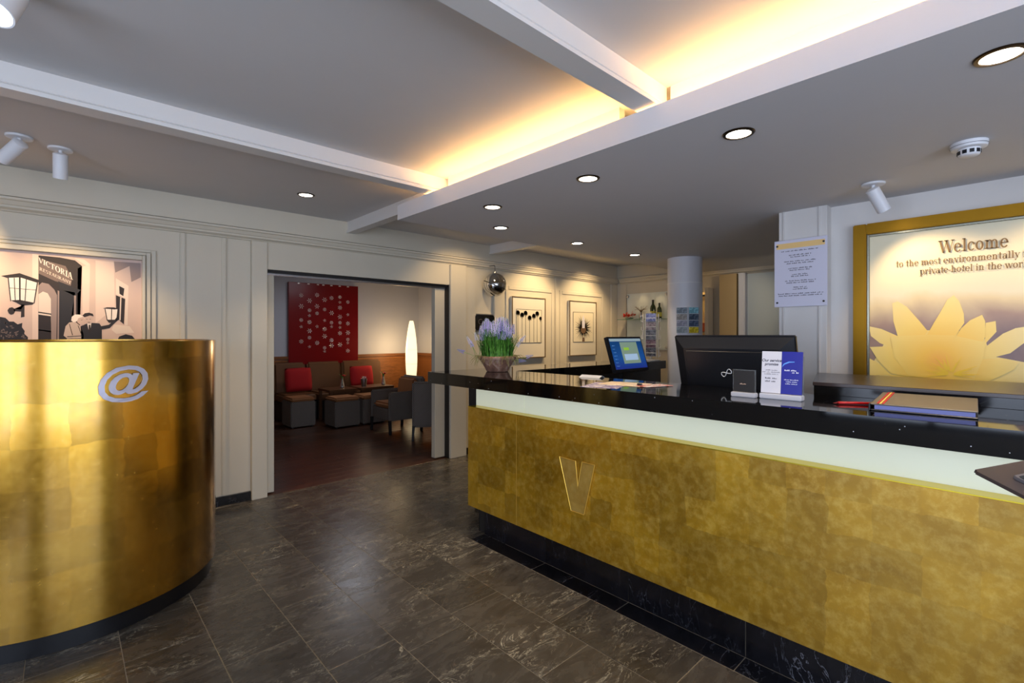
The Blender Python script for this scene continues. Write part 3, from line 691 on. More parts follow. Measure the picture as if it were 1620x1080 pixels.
PETALS= [[(0.598, 1.615),(0.572, 1.625),(0.529, 1.59),(0.47, 1.502),(0.433, 1.442),(0.453, 1.405),(0.572, 1.41),(0.593, 1.504)], [(0.319, 1.648),(0.296, 1.611),(0.277, 1.539),(0.275, 1.487),(0.311, 1.416),(0.437, 1.416),(0.405, 1.49),(0.381, 1.542),(0.346, 1.624)], [(0.203, 1.531),(0.191, 1.496),(0.189, 1.416),(0.2, 1.376),(0.311, 1.406),(0.288, 1.457),(0.251, 1.502)], [(0.15, 1.495),(0.147, 1.436),(0.193, 1.366),(0.189, 1.486)], [(0.725, 1.478),(0.66, 1.46),(0.58, 1.416),(0.572, 1.372),(0.607, 1.338),(0.669, 1.37),(0.715, 1.415)], [(0.711, 1.342),(0.607, 1.349),(0.537, 1.263),(0.52, 1.166),(0.607, 1.182),(0.669, 1.258)], [(0.725, 1.278),(0.66, 1.236),(0.607, 1.171),(0.725, 1.159)], [(0.033, 1.464),(0.033, 1.387),(0.095, 1.319),(0.178, 1.287),(0.207, 1.296),(0.186, 1.356),(0.122, 1.426),(0.075, 1.455)], [(0.2, 1.286),(0.109, 1.289),(0.065, 1.271),(0.081, 1.232),(0.136, 1.19),(0.178, 1.162),(0.244, 1.163),(0.229, 1.234)], [(0.607, 1.41),(0.437, 1.421),(0.319, 1.416),(0.186, 1.376),(0.2, 1.286),(0.236, 1.163),(0.405, 1.162),(0.52, 1.171),(0.589, 1.283)]]
CRY= [(3.122, 2.132),(3.122, 1.937),(3.122, 1.691),(3.122, 1.571),(3.122, 1.307),(3.267, 2.045),(3.267, 1.869),(3.267, 1.774),(3.267, 1.656),(3.267, 1.496),(3.267, 1.375),(3.267, 1.21),(3.403, 2.154),(3.403, 1.948),(3.403, 1.819),(3.403, 1.578),(3.403, 1.278),(3.542, 2.074),(3.542, 1.895),(3.542, 1.693),(3.542, 1.531),(3.542, 1.4),(3.542, 1.186),(3.542, 1.121),(3.671, 2.113),(3.671, 1.834),(3.671, 1.653),(3.671, 1.578),(3.671, 1.325),(3.671, 1.226),(3.832, 2.138),(3.832, 2.039),(3.832, 1.939),(3.832, 1.766),(3.832, 1.656),(3.832, 1.566),(3.832, 1.457),(3.832, 1.24),(3.987, 2.052),(3.987, 1.81),(3.987, 1.642),(3.987, 1.467),(3.987, 1.339),(3.987, 1.272),(3.987, 1.121)]
# ---- sepia restaurant photograph behind the kiosk
ph = thing('restaurant_photograph', 'large sepia photograph of a couple at a restaurant entrance with lanterns', 'photograph', (0, YB-.012, .85))
box('print_board', -2.3, .4365, -.004, .008, 0, 1.133, mat('sepia_wall', (214, 186, 172), .6, var=.08), ph)
SEP = {k: mat('sepia_'+k, c, .6) for k, c in dict(light=(228, 202, 186), dark=(38, 26, 24), mid=(112, 94, 88), grey=(150, 130, 124), pale=(240, 226, 214), bush=(24, 20, 26), suit=(34, 30, 34), skin=(206, 178, 164), coat=(200, 178, 164), cream=(226, 206, 190)).items()}
for k_ in ('strip', 'doorway', 'arch', 'glass', 'dkdoor', 'bush', 'suit', 'skirt'):   # the print runs on down behind the kiosk
    PHOTO[k_] = [(x, .87 if z < 1.385 else z) for x, z in PHOTO[k_]]
def pfn(d):
    return lambda x, z: (x, -.004-d*.00025, z-.85)
def pshape(name, keys, m, d):
    return polymesh(name, [PHOTO[k] for k in keys], SEP[m], ph, pfn(d))
pshape('printed_pilaster', ['strip', 'pil1', 'pil2'], 'light', 1)
pshape('printed_doorway', ['doorway'], 'dark', 2)
pshape('printed_sign_board', ['signbd'], 'mid', 3)
pshape('printed_arch', ['arch'], 'grey', 3); pshape('printed_glazing', ['glass'], 'cream', 4)
polymesh('printed_glazing_bars', [[(-.124, z), (-.06, z-.012), (-.06, z-.02), (-.124, z-.008)] for z in (1.58, 1.46)]+[[(-.123, 1.56), (-.062, 1.55), (-.06, 1.38), (-.124, 1.38)]], SEP['dark'], ph, pfn(5))
pshape('printed_door_leaf', ['dkdoor', 'hood'], 'suit', 4)
polymesh('printed_door_post', [[(-.028, 1.73), (-.02, 1.725), (-.022, 1.38), (-.03, 1.38)], [(.056, 1.7), (.066, 1.7), (.066, 1.5), (.056, 1.5)]], SEP['grey'], ph, pfn(5))
pshape('printed_soffit', ['soff'], 'cream', 5); pshape('printed_eaves', ['eave'], 'grey', 3)
pshape('printed_window_frame', ['winfr'], 'cream', 3); pshape('printed_window', ['win', 'win2'], 'dark', 4)
polymesh('printed_window_bar', [[(.309, 1.70), (.316, 1.70), (.311, 1.53), (.304, 1.53)]], SEP['cream'], ph, pfn(5))
pshape('printed_lantern_glass', ['lglass'], 'pale', 6); pshape('printed_lantern_glass', ['l2glass'], 'pale', 6)
pshape('printed_lantern', ['roof', 'lbar1', 'lbar2', 'lbar3', 'lbase', 'larm', 'lball'], 'dark', 7); pshape('printed_lantern_roof', ['l2roof'], 'dark', 7); pshape('printed_lantern_base', ['l2base'], 'dark', 7)
_p = polymesh('printed_lantern_bars', [[(-.262, 1.733), (-.135, 1.727), (-.135, 1.724), (-.262, 1.730)], [(-.24, 1.80), (-.236, 1.80), (-.231, 1.65), (-.235, 1.65)], [(-.183, 1.795), (-.179, 1.794), (-.186, 1.64), (-.19, 1.64)],
         [(.22, 1.612), (.225, 1.612), (.238, 1.525), (.233, 1.525)], [(.258, 1.615), (.263, 1.615), (.26, 1.52), (.256, 1.52)], [(.293, 1.612), (.298, 1.612), (.291, 1.527), (.286, 1.527)]], SEP['dark'], ph, pfn(8)); _p['kind'] = 'stuff'
pshape('printed_bush', ['bush'], 'bush', 6)
lv = []
for k in range(70):
    x = random.uniform(-.30, -.185); z = random.uniform(1.38, 1.53)
    if z > 1.535-(x+.304)*1.05: continue
    a = random.uniform(0, PI); w, h = .009, .004
    lv.append([(x+w*math.cos(a), z+w*math.sin(a)), (x-h*math.sin(a), z+h*math.cos(a)), (x-w*math.cos(a), z-w*math.sin(a)), (x+h*math.sin(a), z-h*math.cos(a))])
polymesh('printed_bush_leaves', lv, SEP['mid'], ph, pfn(7))
pshape('printed_awning', ['awn'], 'cream', 4); pshape('printed_shadow', ['dkhead'], 'bush', 6)
pshape('printed_coat', ['coatw', 'skirt'], 'coat', 7); pshape('printed_hair', ['hairw'], 'pale', 8)
pshape('printed_suit', ['suit'], 'suit', 8); pshape('printed_faces', ['facew', 'facem'], 'skin', 9)
pshape('printed_hat', ['hat'], 'dark', 10); pshape('printed_shirt', ['shirt'], 'pale', 9); pshape('printed_tie', ['tie'], 'dark', 10)
_p = polymesh('printed_coat_folds', [[(.03, 1.50), (.033, 1.50), (.05, 1.42), (.046, 1.42)], [(.075, 1.49), (.079, 1.488), (.098, 1.42), (.094, 1.42)], [(.02, 1.412), (.1, 1.418), (.1, 1.414), (.02, 1.407)],
          [(.121, 1.535), (.127, 1.535), (.127, 1.532), (.121, 1.532)], [(.138, 1.536), (.145, 1.536), (.145, 1.533), (.138, 1.533)], [(.128, 1.514), (.14, 1.514), (.14, 1.511), (.128, 1.511)],
          [(.093, 1.528), (.1, 1.53), (.1, 1.527), (.093, 1.525)]], SEP['dark'], ph, pfn(11)); _p['kind'] = 'stuff'
# sign lettering runs down to the right, following the perspective of the photographed sign
def signfn(d, x0, z0, x1, z1, s0, s1):
    def fn(a, b):
        x = a; f = (x-x0)/(x1-x0); z = z0+(z1-z0)*f+b*(s0+(s1-s0)*f)
        return (x, -.004-d*.00025, z-.85)
    return fn
serif_text('printed_letters', 'VICTORIA', .045, -.122+.085, 0, SEP['pale'], ph, signfn(5, -.122, 1.915, .05, 1.808, .75, 1.0), width=.172)
serif_text('printed_letters', 'RESTAURANT', .024, -.118+.08, 0, SEP['cream'], ph, signfn(5, -.118, 1.862, .042, 1.775, .9, .85), width=.16)

# ---- water lily welcome poster
wp = thing('welcome_poster', 'gold framed welcome poster with a yellow water lily', 'poster', (3.84, .235, 1.0))
FRG = mat('poster_frame_gold', (158, 116, 26), .38, .85, var=.2)
PX = 3.84
def wfn(d):
    return lambda y, z: (-.002-d*.0004, y-.235, z-1.0)
def lily_bg():
    t = NT('lily_background'); v = t.coords(); n = t.noise(v, 2.4, 4, .5, .4)
    sp = t.n('ShaderNodeSeparateXYZ'); t.l(v, sp.inputs[0])
    up = t.n('ShaderNodeMapRange'); t.l(sp.outputs[2], up.inputs[0]); up.inputs[1].default_value = .42; up.inputs[2].default_value = .78
    ad = t.n('ShaderNodeMath', operation='MULTIPLY_ADD'); t.l(n, ad.inputs[0]); ad.inputs[1].default_value = .7; t.l(up.outputs[0], ad.inputs[2])
    c = t.ramp(ad.outputs[0], [(.25, lin((120, 96, 96))), (.55, lin((168, 138, 120))), (.85, lin((226, 206, 160))), (1, lin((232, 222, 190)))])
    t.l(c, t.b.inputs['Base Color']); t.b.inputs['Roughness'].default_value = .35; return t.m
box('print_board', -.002, .03, -.503, .503, .02, 1.10, lily_bg(), wp)
for nm, (y0, y1, z0, z1) in dict(a=(.50, .572, -.05, 1.14), b=(-.572, -.50, -.05, 1.14), c=(-.4995, .4995, 1.07, 1.14), d=(-.4995, .4995, -.05, .02)).items():
    box('frame_rail', -.03, .03, y0, y1, z0, z1, FRG, wp, .005, 2)
SLIP = mat('silver_slip', (170, 168, 150), .25, .9)
for y0, y1, z0, z1 in ((.485, .4995, .02, 1.07), (-.4995, -.485, .02, 1.07), (-.485, .485, 1.055, 1.0695)):
    box('slip', -.014, -.001, y0, y1, z0, z1, SLIP, wp, .002, 1)
def lily():
    t = NT('lily_petal'); tc = t.n('ShaderNodeTexCoord'); mp = t.n('ShaderNodeMapping'); mp.inputs['Location'].default_value = (0, -.15, -.27); t.l(tc.outputs['Object'], mp.inputs[0])
    g = t.n('ShaderNodeVectorMath', operation='LENGTH'); t.l(mp.outputs[0], g.inputs[0])
    oi = t.n('ShaderNodeObjectInfo'); k = t.n('ShaderNodeMath', operation='MULTIPLY_ADD'); t.l(oi.outputs['Random'], k.inputs[0]); k.inputs[1].default_value = .09; t.l(g.outputs[1], k.inputs[2])
    c = t.ramp(k.outputs[0], [(.04, lin((250, 170, 24))), (.14, lin((252, 198, 44))), (.28, lin((252, 218, 110))), (.45, lin((244, 222, 150)))])
    t.l(c, t.b.inputs['Base Color']); t.b.inputs['Roughness'].default_value = .35; return t.m
LILY = lily()
for i_, p in enumerate([PETALS[q] for q in (4, 6, 3, 7, 0, 2, 1, 5, 8, 9)]):
    polymesh('printed_petal', [[(.40+(y-.40)*1.03, 1.28+(z-1.28)*1.02) for y, z in p] if i_ > 0 else p], LILY, wp, wfn(1+i_))
for p in ([(.033, 1.464), (-.05, 1.50), (-.12, 1.46), (-.02, 1.38), (.033, 1.387)], [(.15, 1.30), (.02, 1.27), (-.06, 1.18), (.05, 1.12), (.2, 1.16)], [(.62, 1.17), (.5, 1.17), (.2, 1.16), (.25, 1.05), (.55, 1.06)]):
    polymesh('printed_petal', [p], LILY, wp, wfn(3))
polymesh('printed_flower_base', [[(.66, 1.12), (.70, 1.25), (.63, 1.40), (.44, 1.45), (.31, 1.45), (.19, 1.41), (.16, 1.30), (.06, 1.22), (.15, 1.12)]], LILY, wp, wfn(.5))
st = []
for k in range(26):
    a = random.uniform(-.2, PI+.2); y, z = .33, 1.19; r0, r1 = random.uniform(.01, .03), random.uniform(.06, .13)
    w = .004; ca, sa = math.cos(a), math.sin(a)
    st.append([(y+r0*ca-w*sa, z+r0*sa+w*ca), (y+r0*ca+w*sa, z+r0*sa-w*ca), (y+r1*ca+.3*w*sa, z+r1*sa-.3*w*ca), (y+r1*ca-.3*w*sa, z+r1*sa+.3*w*ca)])
_c = [0]
def stfn(y, z):
    _c[0] += 1; return (-.0075-(_c[0]//4)*.00004, y-.235, z-1.0)
polymesh('printed_stamens', st, mat('stamen', (250, 206, 20), .4), wp, stfn)
TXT = mat('poster_letters', (126, 98, 58), .5)
tf = lambda a, b: (-.0095, -a, b)
serif_text('printed_letters', 'Welcome', .074, 0, .908, TXT, wp, tf, width=.292)
serif_text('printed_letters', 'to the most environmentally friendly', .04, 0, .846, TXT, wp, tf, width=.70)
serif_text('printed_letters', 'private-hotel in the world', .04, 0, .790, TXT, wp, tf, width=.47)

# ---- notice board on the pier
nb = thing('notice_board', 'white acrylic notice board with orange header on the wall pier', 'notice board', (3.76, 1.10, 1.62))
box('panel', -.012, -.002, -.163, .165, 0, .47, mat('notice_white', (212, 210, 226), .3), nb, .0015, 1)
box('header_strip', -.0132, -.0122, -.150, .150, .41, .448, mat('header_orange', (240, 200, 130), .5), nb)
nf = lambda a, b: (-.0127, -a, b)
INK = mat('ink', (60, 60, 74), .6)
word_rows('printed_text', [(0, .388, .24), (0, .358, .14), (0, .345, .12), (0, .315, .20), (0, .300, .17), (0, .265, .15), (0, .252, .13), (0, .222, .10), (0, .209, .11), (0, .178, .19), (0, .164, .17), (0, .132, .08), (0, .119, .09), (0, .088, .28), (0, .074, .27)], INK, nb, nf, .008)
for y in (-.143, .145):
    for z in (.03, .432):
        lathe('screw', [(.006, 0), (.007, .002), (.007, .004)], BLACKM, nb, 12, (0, 0, 0)).matrix_local = Matrix.Translation((-.0122, y, z)) @ Matrix.Rotation(-PI/2, 4, 'Y')

# ---- two framed pictures on the back wall
PANELP = mat('picture_board', (226, 218, 200), .5, var=.04); LINE = mat('picture_line', (40, 34, 24), .6)
CREAM = mat('picture_cream', (232, 222, 196), .55)
def wall_picture(x0, x1, label):
    cx = (x0+x1)/2; t = thing('wall_picture', label, 'picture', (cx, YB-.002, 1.115)); w = (x1-x0)/2
    box('board', -w, w, -.03, -.0005, 0, .81, PANELP, t, .003, 1)
    for a, b, c, d in ((-w, -w+.012, 0, .81), (w-.012, w, 0, .81), (-w+.012, w-.012, 0, .012), (-w+.012, w-.012, .798, .81)):
        box('frame_edge', a, b, -.038, -.030, c, d, mat('frame_dark', (96, 76, 44), .5), t)
    box('print', -.236, .236, -.034, -.0305, .205, .645, CREAM, t)
    for a, b, c, d in ((-.238, -.234, .203, .647), (.234, .238, .203, .647), (-.234, .234, .203, .207), (-.234, .234, .643, .647)):
        box('print_border', a, b, -.0365, -.0342, c, d, LINE, t)
    return t
p1 = wall_picture(4.245, 4.876, 'framed picture of a row of slender palm trees')
pf = lambda a, b: (a, -.0346, b)
palms = [(-.21, .60), (-.135, .575), (-.07, .60), (.005, .54), (.085, .565), (.15, .60), (.215, .54)]
tr, cr = [], []
for x, z in palms:
    tr.append([(x-.004, .21), (x+.004, .21), (x+.003, z), (x-.003, z)])
    for k in range(9):
        a = PI*(-.25+1.5*k/8); l = .042 if abs(x) < .2 or z > .57 else .028
        ca, sa = math.cos(a), math.sin(a)
        cr.append([(x-.010*sa, z+.010*ca), (x+l*.6*ca-.012*sa, z+l*.6*sa+.012*ca), (x+l*ca, z+l*sa-.012), (x+l*.6*ca+.012*sa, z+l*.6*sa-.012*ca), (x+.010*sa, z-.010*ca)])
    cr.append([(x-.014, z+.01), (x+.014, z+.01), (x+.006, z-.05), (x-.006, z-.05)])
polymesh('printed_trunks', tr, LINE, p1, pf); polymesh('printed_crowns', cr, LINE, p1, lambda a, b: (a, -.0349, b))
p2 = wall_picture(5.384, 6.02, 'framed picture of a spiky round plant with white flower')
sp_ = []
for k in range(40):
    a = 2*PI*k/40+random.uniform(-.04, .04); l = random.uniform(.17, .228); ca, sa = math.cos(a), math.sin(a); z0 = .41
    if a > 1.35 and a < 1.8: continue
    sp_.append([(.03*ca-.011*sa, z0+.03*sa+.011*ca), (l*ca, z0+l*sa*.95), (.03*ca+.011*sa, z0+.03*sa-.011*ca)])
polymesh('printed_spikes', sp_, LINE, p2, pf)
polymesh('printed_core', [[(.06*math.cos(a), .385+.055*math.sin(a)) for a in [2*PI*i/14 for i in range(14)]], [(-.03, .21), (.03, .21), (.02, .27), (-.02, .27)]], mat('plant_brown', (110, 84, 62), .6), p2, lambda a, b: (a, -.0349, b))
polymesh('printed_flower', [[(-.03, .41), (.03, .41), (.036, .49), (.015, .57), (0, .61), (-.015, .57), (-.036, .49)]], mat('flower_white', (226, 224, 236), .5), p2, lambda a, b: (a, -.0352, b))

# ---- chrome globe on the wall beside the doorway, with its cord
gl = thing('chrome_globe', 'mirrored chrome globe hanging below the cornice by a cord', 'pendant lamp', (3.83, 4.43, 2.03))
bm = bmesh.new(); bmesh.ops.create_uvsphere(bm, u_segments=40, v_segments=24, radius=.143)
from_bm('globe', bm, CHROME, gl, None, True)
lathe('cap', [(.03, .135), (.028, .15), (.012, .156), (.004, .16)], STEEL, gl, 20)
tube('cord', [(0, 0, .158), (0, 0, .19), (0, 0, .222), (0, .004, .23), (0, .012, .234), (0, .10, .236)], .0035, BLACKM, gl)
lathe('seam_ring', [(.1436, -.012), (.1445, -.006), (.1436, 0)], BLACKM, gl, 40, cap=False).rotation_euler = (.3, .25, 0)

# ---- black plaque
pq = thing('wall_plaque', 'black plaque with clipped corners and silver border behind the hyacinths', 'plaque', (3.80, YB-.008, 1.465))
def clip(w, h, c): return [(-w+c, 0), (w-c, 0), (w, c), (w, h-c), (w-c, h), (-w+c, h), (-w, h-c), (-w, c)]
prism('border', clip(.17, .215, .03), -.018, 0, STEEL, pq, 'Y', .002)
prism('panel', [(x, z+.012) for x, z in clip(.156, .191, .026)], -.0205, -.0183, BLACKG, pq, 'Y')
sans_text('letter', 'C', .10, mat('plaque_grey', (70, 66, 66), .5), pq, lambda x, y, z: (x-.075, -.0209, y+.085))

# ================================================================== ITEMS ON THE COUNTER
ZT = 1.13
# ---- pot of grape hyacinths
pot = thing('flower_pot', 'terracotta pot of flowering blue grape hyacinths on the black worktop', 'plant', (2.55, 2.92, ZT))
TERRA = NT('terracotta'); tv = TERRA.coords(); tn = TERRA.noise(tv, 14, 6, .65, .5)
TERRA.l(TERRA.ramp(tn, [(.3, lin((84, 56, 44))), (.5, lin((140, 100, 80))), (.72, lin((186, 160, 142)))]), TERRA.b.inputs['Base Color']); TERRA.b.inputs['Roughness'].default_value = .85; TERRA.bump(tn, .5, .006)
lathe('pot', [(.080, .0005), (.088, .004), (.100, .03), (.128, .075), (.143, .098), (.153, .103), (.156, .118), (.148, .124), (.138, .12), (.12, .09)], TERRA.m, pot, 40, cap=False)
lathe('soil', [(.09, .085), (.136, .105), (.10, .118), (.02, .122)], mat('soil', (66, 52, 34), .95, bump=(60, .8), var=.4), pot, 28)
def blade(bm, base, ang, length, lean, w):
    d = Vector((math.cos(ang), math.sin(ang), 0)); s_ = Vector((-math.sin(ang), math.cos(ang), 0)); prev = None
    for i in range(6):
        f = i/5; p = base+Vector((0, 0, length*(f-.25*lean*f*f)))+d*(length*lean*f*f)
        ww = w*(1-f**2.2)+.0004; a, b = bm.verts.new(p-s_*ww), bm.verts.new(p+s_*ww)
        if prev: bm.faces.new((prev[0], prev[1], b, a))
        prev = (a, b)
GREEN = NT('leaf_green'); gv = GREEN.coords(); gz = GREEN.noise(gv, 30, 2)
GREEN.l(GREEN.ramp(gz, [(.3, lin((44, 94, 28))), (.6, lin((92, 150, 52))), (.8, lin((150, 190, 96)))]), GREEN.b.inputs['Base Color']); GREEN.b.inputs['Roughness'].default_value = .45
bm = bmesh.new()
for k in range(430):
    r = .125*math.sqrt(random.random()); a = random.uniform(0, 2*PI)
    blade(bm, Vector((r*math.cos(a), r*math.sin(a), .105)), a+random.uniform(-.7, .7), random.uniform(.12, .25), random.uniform(.05, .3)+r*1.9, random.uniform(.0024, .0048))
lf_ = from_bm('leaves', bm, GREEN.m, pot); lf_['kind'] = 'stuff'
DRY = mat('dry_stem', (150, 140, 84), .7, var=.3)
bm = bmesh.new()
for k in range(110):
    a = random.uniform(0, 2*PI); p = Vector((.135*math.cos(a), .135*math.sin(a), .115)); d = Vector((math.cos(a+random.uniform(-1, 1)), math.sin(a+random.uniform(-1, 1)), 0))
    l = random.uniform(.03, .10); bm_tube(bm, [p, p+d*l*.5+Vector((0, 0, .015)), p+d*l+Vector((0, 0, -random.uniform(0, .07)))], .0011, 4)
ds = from_bm('dry_stems', bm, DRY, pot); ds['kind'] = 'stuff'
BLUE = [mat('hyacinth_%d' % i, c, .55) for i, c in enumerate(((168, 164, 216), (198, 194, 230), (138, 132, 196)))]
spm = []
for v_ in range(5):
    bm = bmesh.new(); H = random.uniform(.065, .09)
    bm_tube(bm, [(0, 0, -.17), (.004, .002, -.08), (0, 0, H)], .0018, 5)
    for k in range(46):
        f = k/46; a = k*2.4; r = .0135*(1-.75*f)+.002; s_ = .0052*(1-.55*f)
        c = Vector((r*math.cos(a), r*math.sin(a), H*f-.003))
        vv = [bm.verts.new(c+Vector(q)*s_) for q in ((1, 0, 0), (0, 1, 0), (-1, 0, 0), (0, -1, 0), (0, 0, 1.1), (0, 0, -1.3))]
        for i in range(4): bm.faces.new((vv[i], vv[(i+1) % 4], vv[4])); bm.faces.new((vv[(i+1) % 4], vv[i], vv[5]))
    me = bpy.data.meshes.new('flower_spike'); bmesh.ops.recalc_face_normals(bm, faces=bm.faces); bm.to_mesh(me); bm.free()
    me.materials.append(GREEN.m); me.materials.append(BLUE[v_ % 3])
    for p in me.polygons:
        if p.center.z > -.012 and len(p.vertices) == 3: p.material_index = 1
    spm.append(me)
for k in range(74):
    r = .115*math.sqrt(random.random()); a = random.uniform(0, 2*PI)
    o = bpy.data.objects.new('flower_spike', spm[k % 5]); COL.objects.link(o); o.parent = pot
    z = .30+random.uniform(-.015, .085)-r*.35
    o.location = (r*1.15*math.cos(a), r*1.15*math.sin(a), z); o.rotation_euler = (random.uniform(-.22, .22), random.uniform(-.22, .22), random.uniform(0, 6)); o.scale = (1.15, 1.15, random.uniform(.8, 1.15))
# drooping stray flowers at the sides (left and right seen from the lobby)
rd = Vector((.733, -.680, 0))
for off, z, tl in ((-.215, .225, -.5), (-.27, .155, -1.2), (-.20, .20, -.3), (.16, .20, .5), (.235, .115, 1.3), (.19, .245, .7), (-.165, .25, -.25), (.175, .085, 1.6)):
    o = bpy.data.objects.new('flower_spike', spm[abs(int(off*100)) % 5]); COL.objects.link(o); o.parent = pot
    o.location = rd*off+Vector((0, 0, z)); ax = rd.cross(Vector((0, 0, 1))) * -1
    o.rotation_mode = 'AXIS_ANGLE'; o.rotation_axis_angle = (tl, -ax.x*-1, -ax.y*-1, 0); o.scale = (.8, .8, .8)

# ---- papers and leaflets lying on the worktop
def sheet(name, label, cat, cx, cy, w, l, rz, z, m, t=.0012, grp=None):
    o = box(name, -w/2, w/2, -l/2, l/2, 0, t, m); o.location = (cx, cy, z); o.rotation_euler = (0, 0, rz); return tag(o, label, cat, grp)
def flyer_mat(name, c1, c2, c3, sc):
    t = NT(name); v = t.coords(); n = t.noise(v, sc, 3, .6, .5)
    t.l(t.ramp(n, [(.35, lin(c1)), (.5, lin(c2)), (.65, lin(c3))], 'CONSTANT'), t.b.inputs['Base Color']); t.b.inputs['Roughness'].default_value = .4; return t.m
sheet('flyer', 'flyer with purple and white print beneath the cream sheet on the worktop', 'flyer', 2.30, 1.68, .30, .21, .35, ZT+.0003, flyer_mat('flyer_purple', (120, 104, 150), (208, 198, 206), (150, 92, 96), 22))
sheet('flyer', 'cream and orange flyer lying on top of the other papers', 'flyer', 2.43, 1.64, .21, .26, .2, ZT+.0017, flyer_mat('flyer_cream', (236, 206, 168), (240, 222, 196), (226, 150, 96), 9))
sheet('flyer', 'white flyer with red print near the computer monitor on the worktop', 'flyer', 2.46, 1.47, .20, .11, -.3, ZT+.0031, flyer_mat('flyer_red', (222, 216, 214), (206, 110, 96), (226, 222, 220), 26))
pn = thing('black_pen_cap', 'small black clip lying on the cream flyer', 'clip', (2.40, 1.52, ZT+.0045)); bm = bmesh.new(); bm_tube(bm, [(0, -.014, .006), (0, 0, .006), (0, .014, .006)], .006, 10); from_bm('body', bm, BLACKM, pn, None, True); box('tongue', -.004, .004, -.02, -.012, .002, .005, STEEL, pn)
tc_ = thing('tent_card', 'small white tent card at the inner edge of the worktop', 'card', (2.66, 2.06, ZT), .12)
bm = bmesh.new(); bm_prism(bm, [(-.04, .0005), (-.037, .0005), (.0, .014), (.037, .0005), (.04, .0005), (.0, .0165)], -.08, .08, 'Y'); from_bm('card', bm, PAPER, tc_)

# ---- acrylic holders with card and leaflets
h1 = thing('card_holder', 'small clear acrylic holder with white foot holding a black card', 'holder', (2.34, .925, ZT))
box('foot', -.012, .028, -.056, .054, .0005, .022, mat('acrylic_foot', (196, 194, 198), .2), h1, .003)
box('back_pane', .010, .013, -.052, .052, .0225, .128, GLASSW, h1)
bc = box('counter_card', -.0012, .0012, -.048, .048, 0, .10, mat('black_card', (34, 30, 28), .35)); bc.location = (2.3465, .925, ZT+.0235)
tag(bc, 'black card with small pale lettering in the small acrylic holder', 'card')
word_rows('printed_text', [(0, .035, .035)], mat('card_print', (214, 176, 150), .5), bc, lambda a, b: (-.0016, -a, b), .006)
h2 = thing('leaflet_holder', 'wide clear acrylic holder with white foot for the two tall leaflets', 'holder', (2.37, .775, ZT))
box('foot', -.014, .034, -.088, .086, .0005, .024, mat('acrylic_foot2', (206, 206, 214), .2), h2, .003)
b_ = box('back_pane', .03, .033, -.086, .086, .0, .17, GLASSW, h2); b_.location = (0, 0, .0245)
def leaflet(y0, y1, m, label):
    o = box('leaflet', -.002, .002, -(y1-y0)/2, (y1-y0)/2, 0, .19, m); o.location = (2.376, (y0+y1)/2, ZT+.026); o.rotation_euler = (0, .10, 0); return tag(o, label, 'leaflet')
lw = leaflet(.776, .860, mat('leaflet_white', (206, 206, 216), .5), 'white leaflet with grey lettering beside the blue one in the acrylic holder')
lb = leaflet(.690, .775, mat('leaflet_blue', (22, 26, 140), .35), 'dark blue leaflet with a light streak in the acrylic holder')
lfn = lambda x, y, z: (-.0024, -x, y)
for s_, z, sz in (('Our service', .143, .0175), ('promise', .126, .0175)): sans_text('printed_letters', s_, sz, INK, lw, lambda x, y, z_, z=z: (-.0024, -x, y+z), shear=.2, offset=.0004)
word_rows('printed_text', [(0, .102, .05), (0, .093, .076), (0, .084, .06)], mat('ink_grey', (120, 120, 130), .6), lw, lambda a, b: (-.0024, -a, b), .0045)
word_rows('printed_text', [(0, .064, .05), (0, .05, .05)], INK, lw, lambda a, b: (-.0024, -a, b), .0075)
PW = mat('print_white', (220, 222, 240), .5)
word_rows('printed_text', [(.0, .103, .06), (.016, .094, .03)], PW, lb, lambda a, b: (-.0024, -a, b), .007)
word_rows('printed_text', [(0, .062, .06), (0, .053, .045), (0, .044, .05)], PW, lb, lambda a, b: (-.0024, -a, b), .0045)
polymesh('printed_streak', [[(-.042, .118), (-.03, .132), (-.01, .141), (.01, .143), (.01, .146), (-.014, .146), (-.034, .136)]], mat('streak_blue', (90, 150, 230), .4), lb, lambda a, b: (-.0024, -a, b))

# ---- menu folder with elastic bands and red pen
fo = thing('ring_folder', 'brown covered folder with dark edges and striped elastic on the worktop', 'folder', (2.29, .277, ZT), .06)
box('back_cover', 0, .35, -.15, .15, .0005, .006, BLACKM, fo, .002, 1)
b_ = box('pages', .006, .335, -.143, .138, .0063, .022, mat('page_edges', (128, 132, 190), .6), fo)
b_ = box('front_cover', 0, .35, -.15, .15, .0, .006, mat('folder_cover', (112, 100, 84), .45, var=.15), fo, .002, 1); b_.location = (0, 0, .0225); b_.rotation_euler = (0, -.035, 0)
for k, c in enumerate(((196, 40, 30), (236, 196, 90), (196, 40, 30))):
    q = box('elastic_band', 0, .352, .108+k*.008, .114+k*.008, .0062, .0078, mat('elastic_%d' % (k % 2), c, .6), fo); q.location = (0, 0, .0225); q.rotation_euler = (0, -.035, 0)
box('spine', -.003, .35, .1505, .156, .0005, .028, BLACKM, fo, .002, 1)
rp = thing('red_pen', 'red pen lying beside the folder on the worktop', 'pen', (2.43, .50, ZT), 0)
bm = bmesh.new(); bm_tube(bm, [(-.05, .055, .0065), (.03, -.045, .0065)], .006, 10); from_bm('barrel', bm, mat('red_plastic', (190, 20, 24), .35), rp, None, True)
bm = bmesh.new(); bm_tube(bm, [(-.05, .055, .0065), (-.062, .07, .0055)], .005, 10, .001); from_bm('tip', bm, mat('red_plastic_dark', (120, 14, 16), .35), rp, None, True)

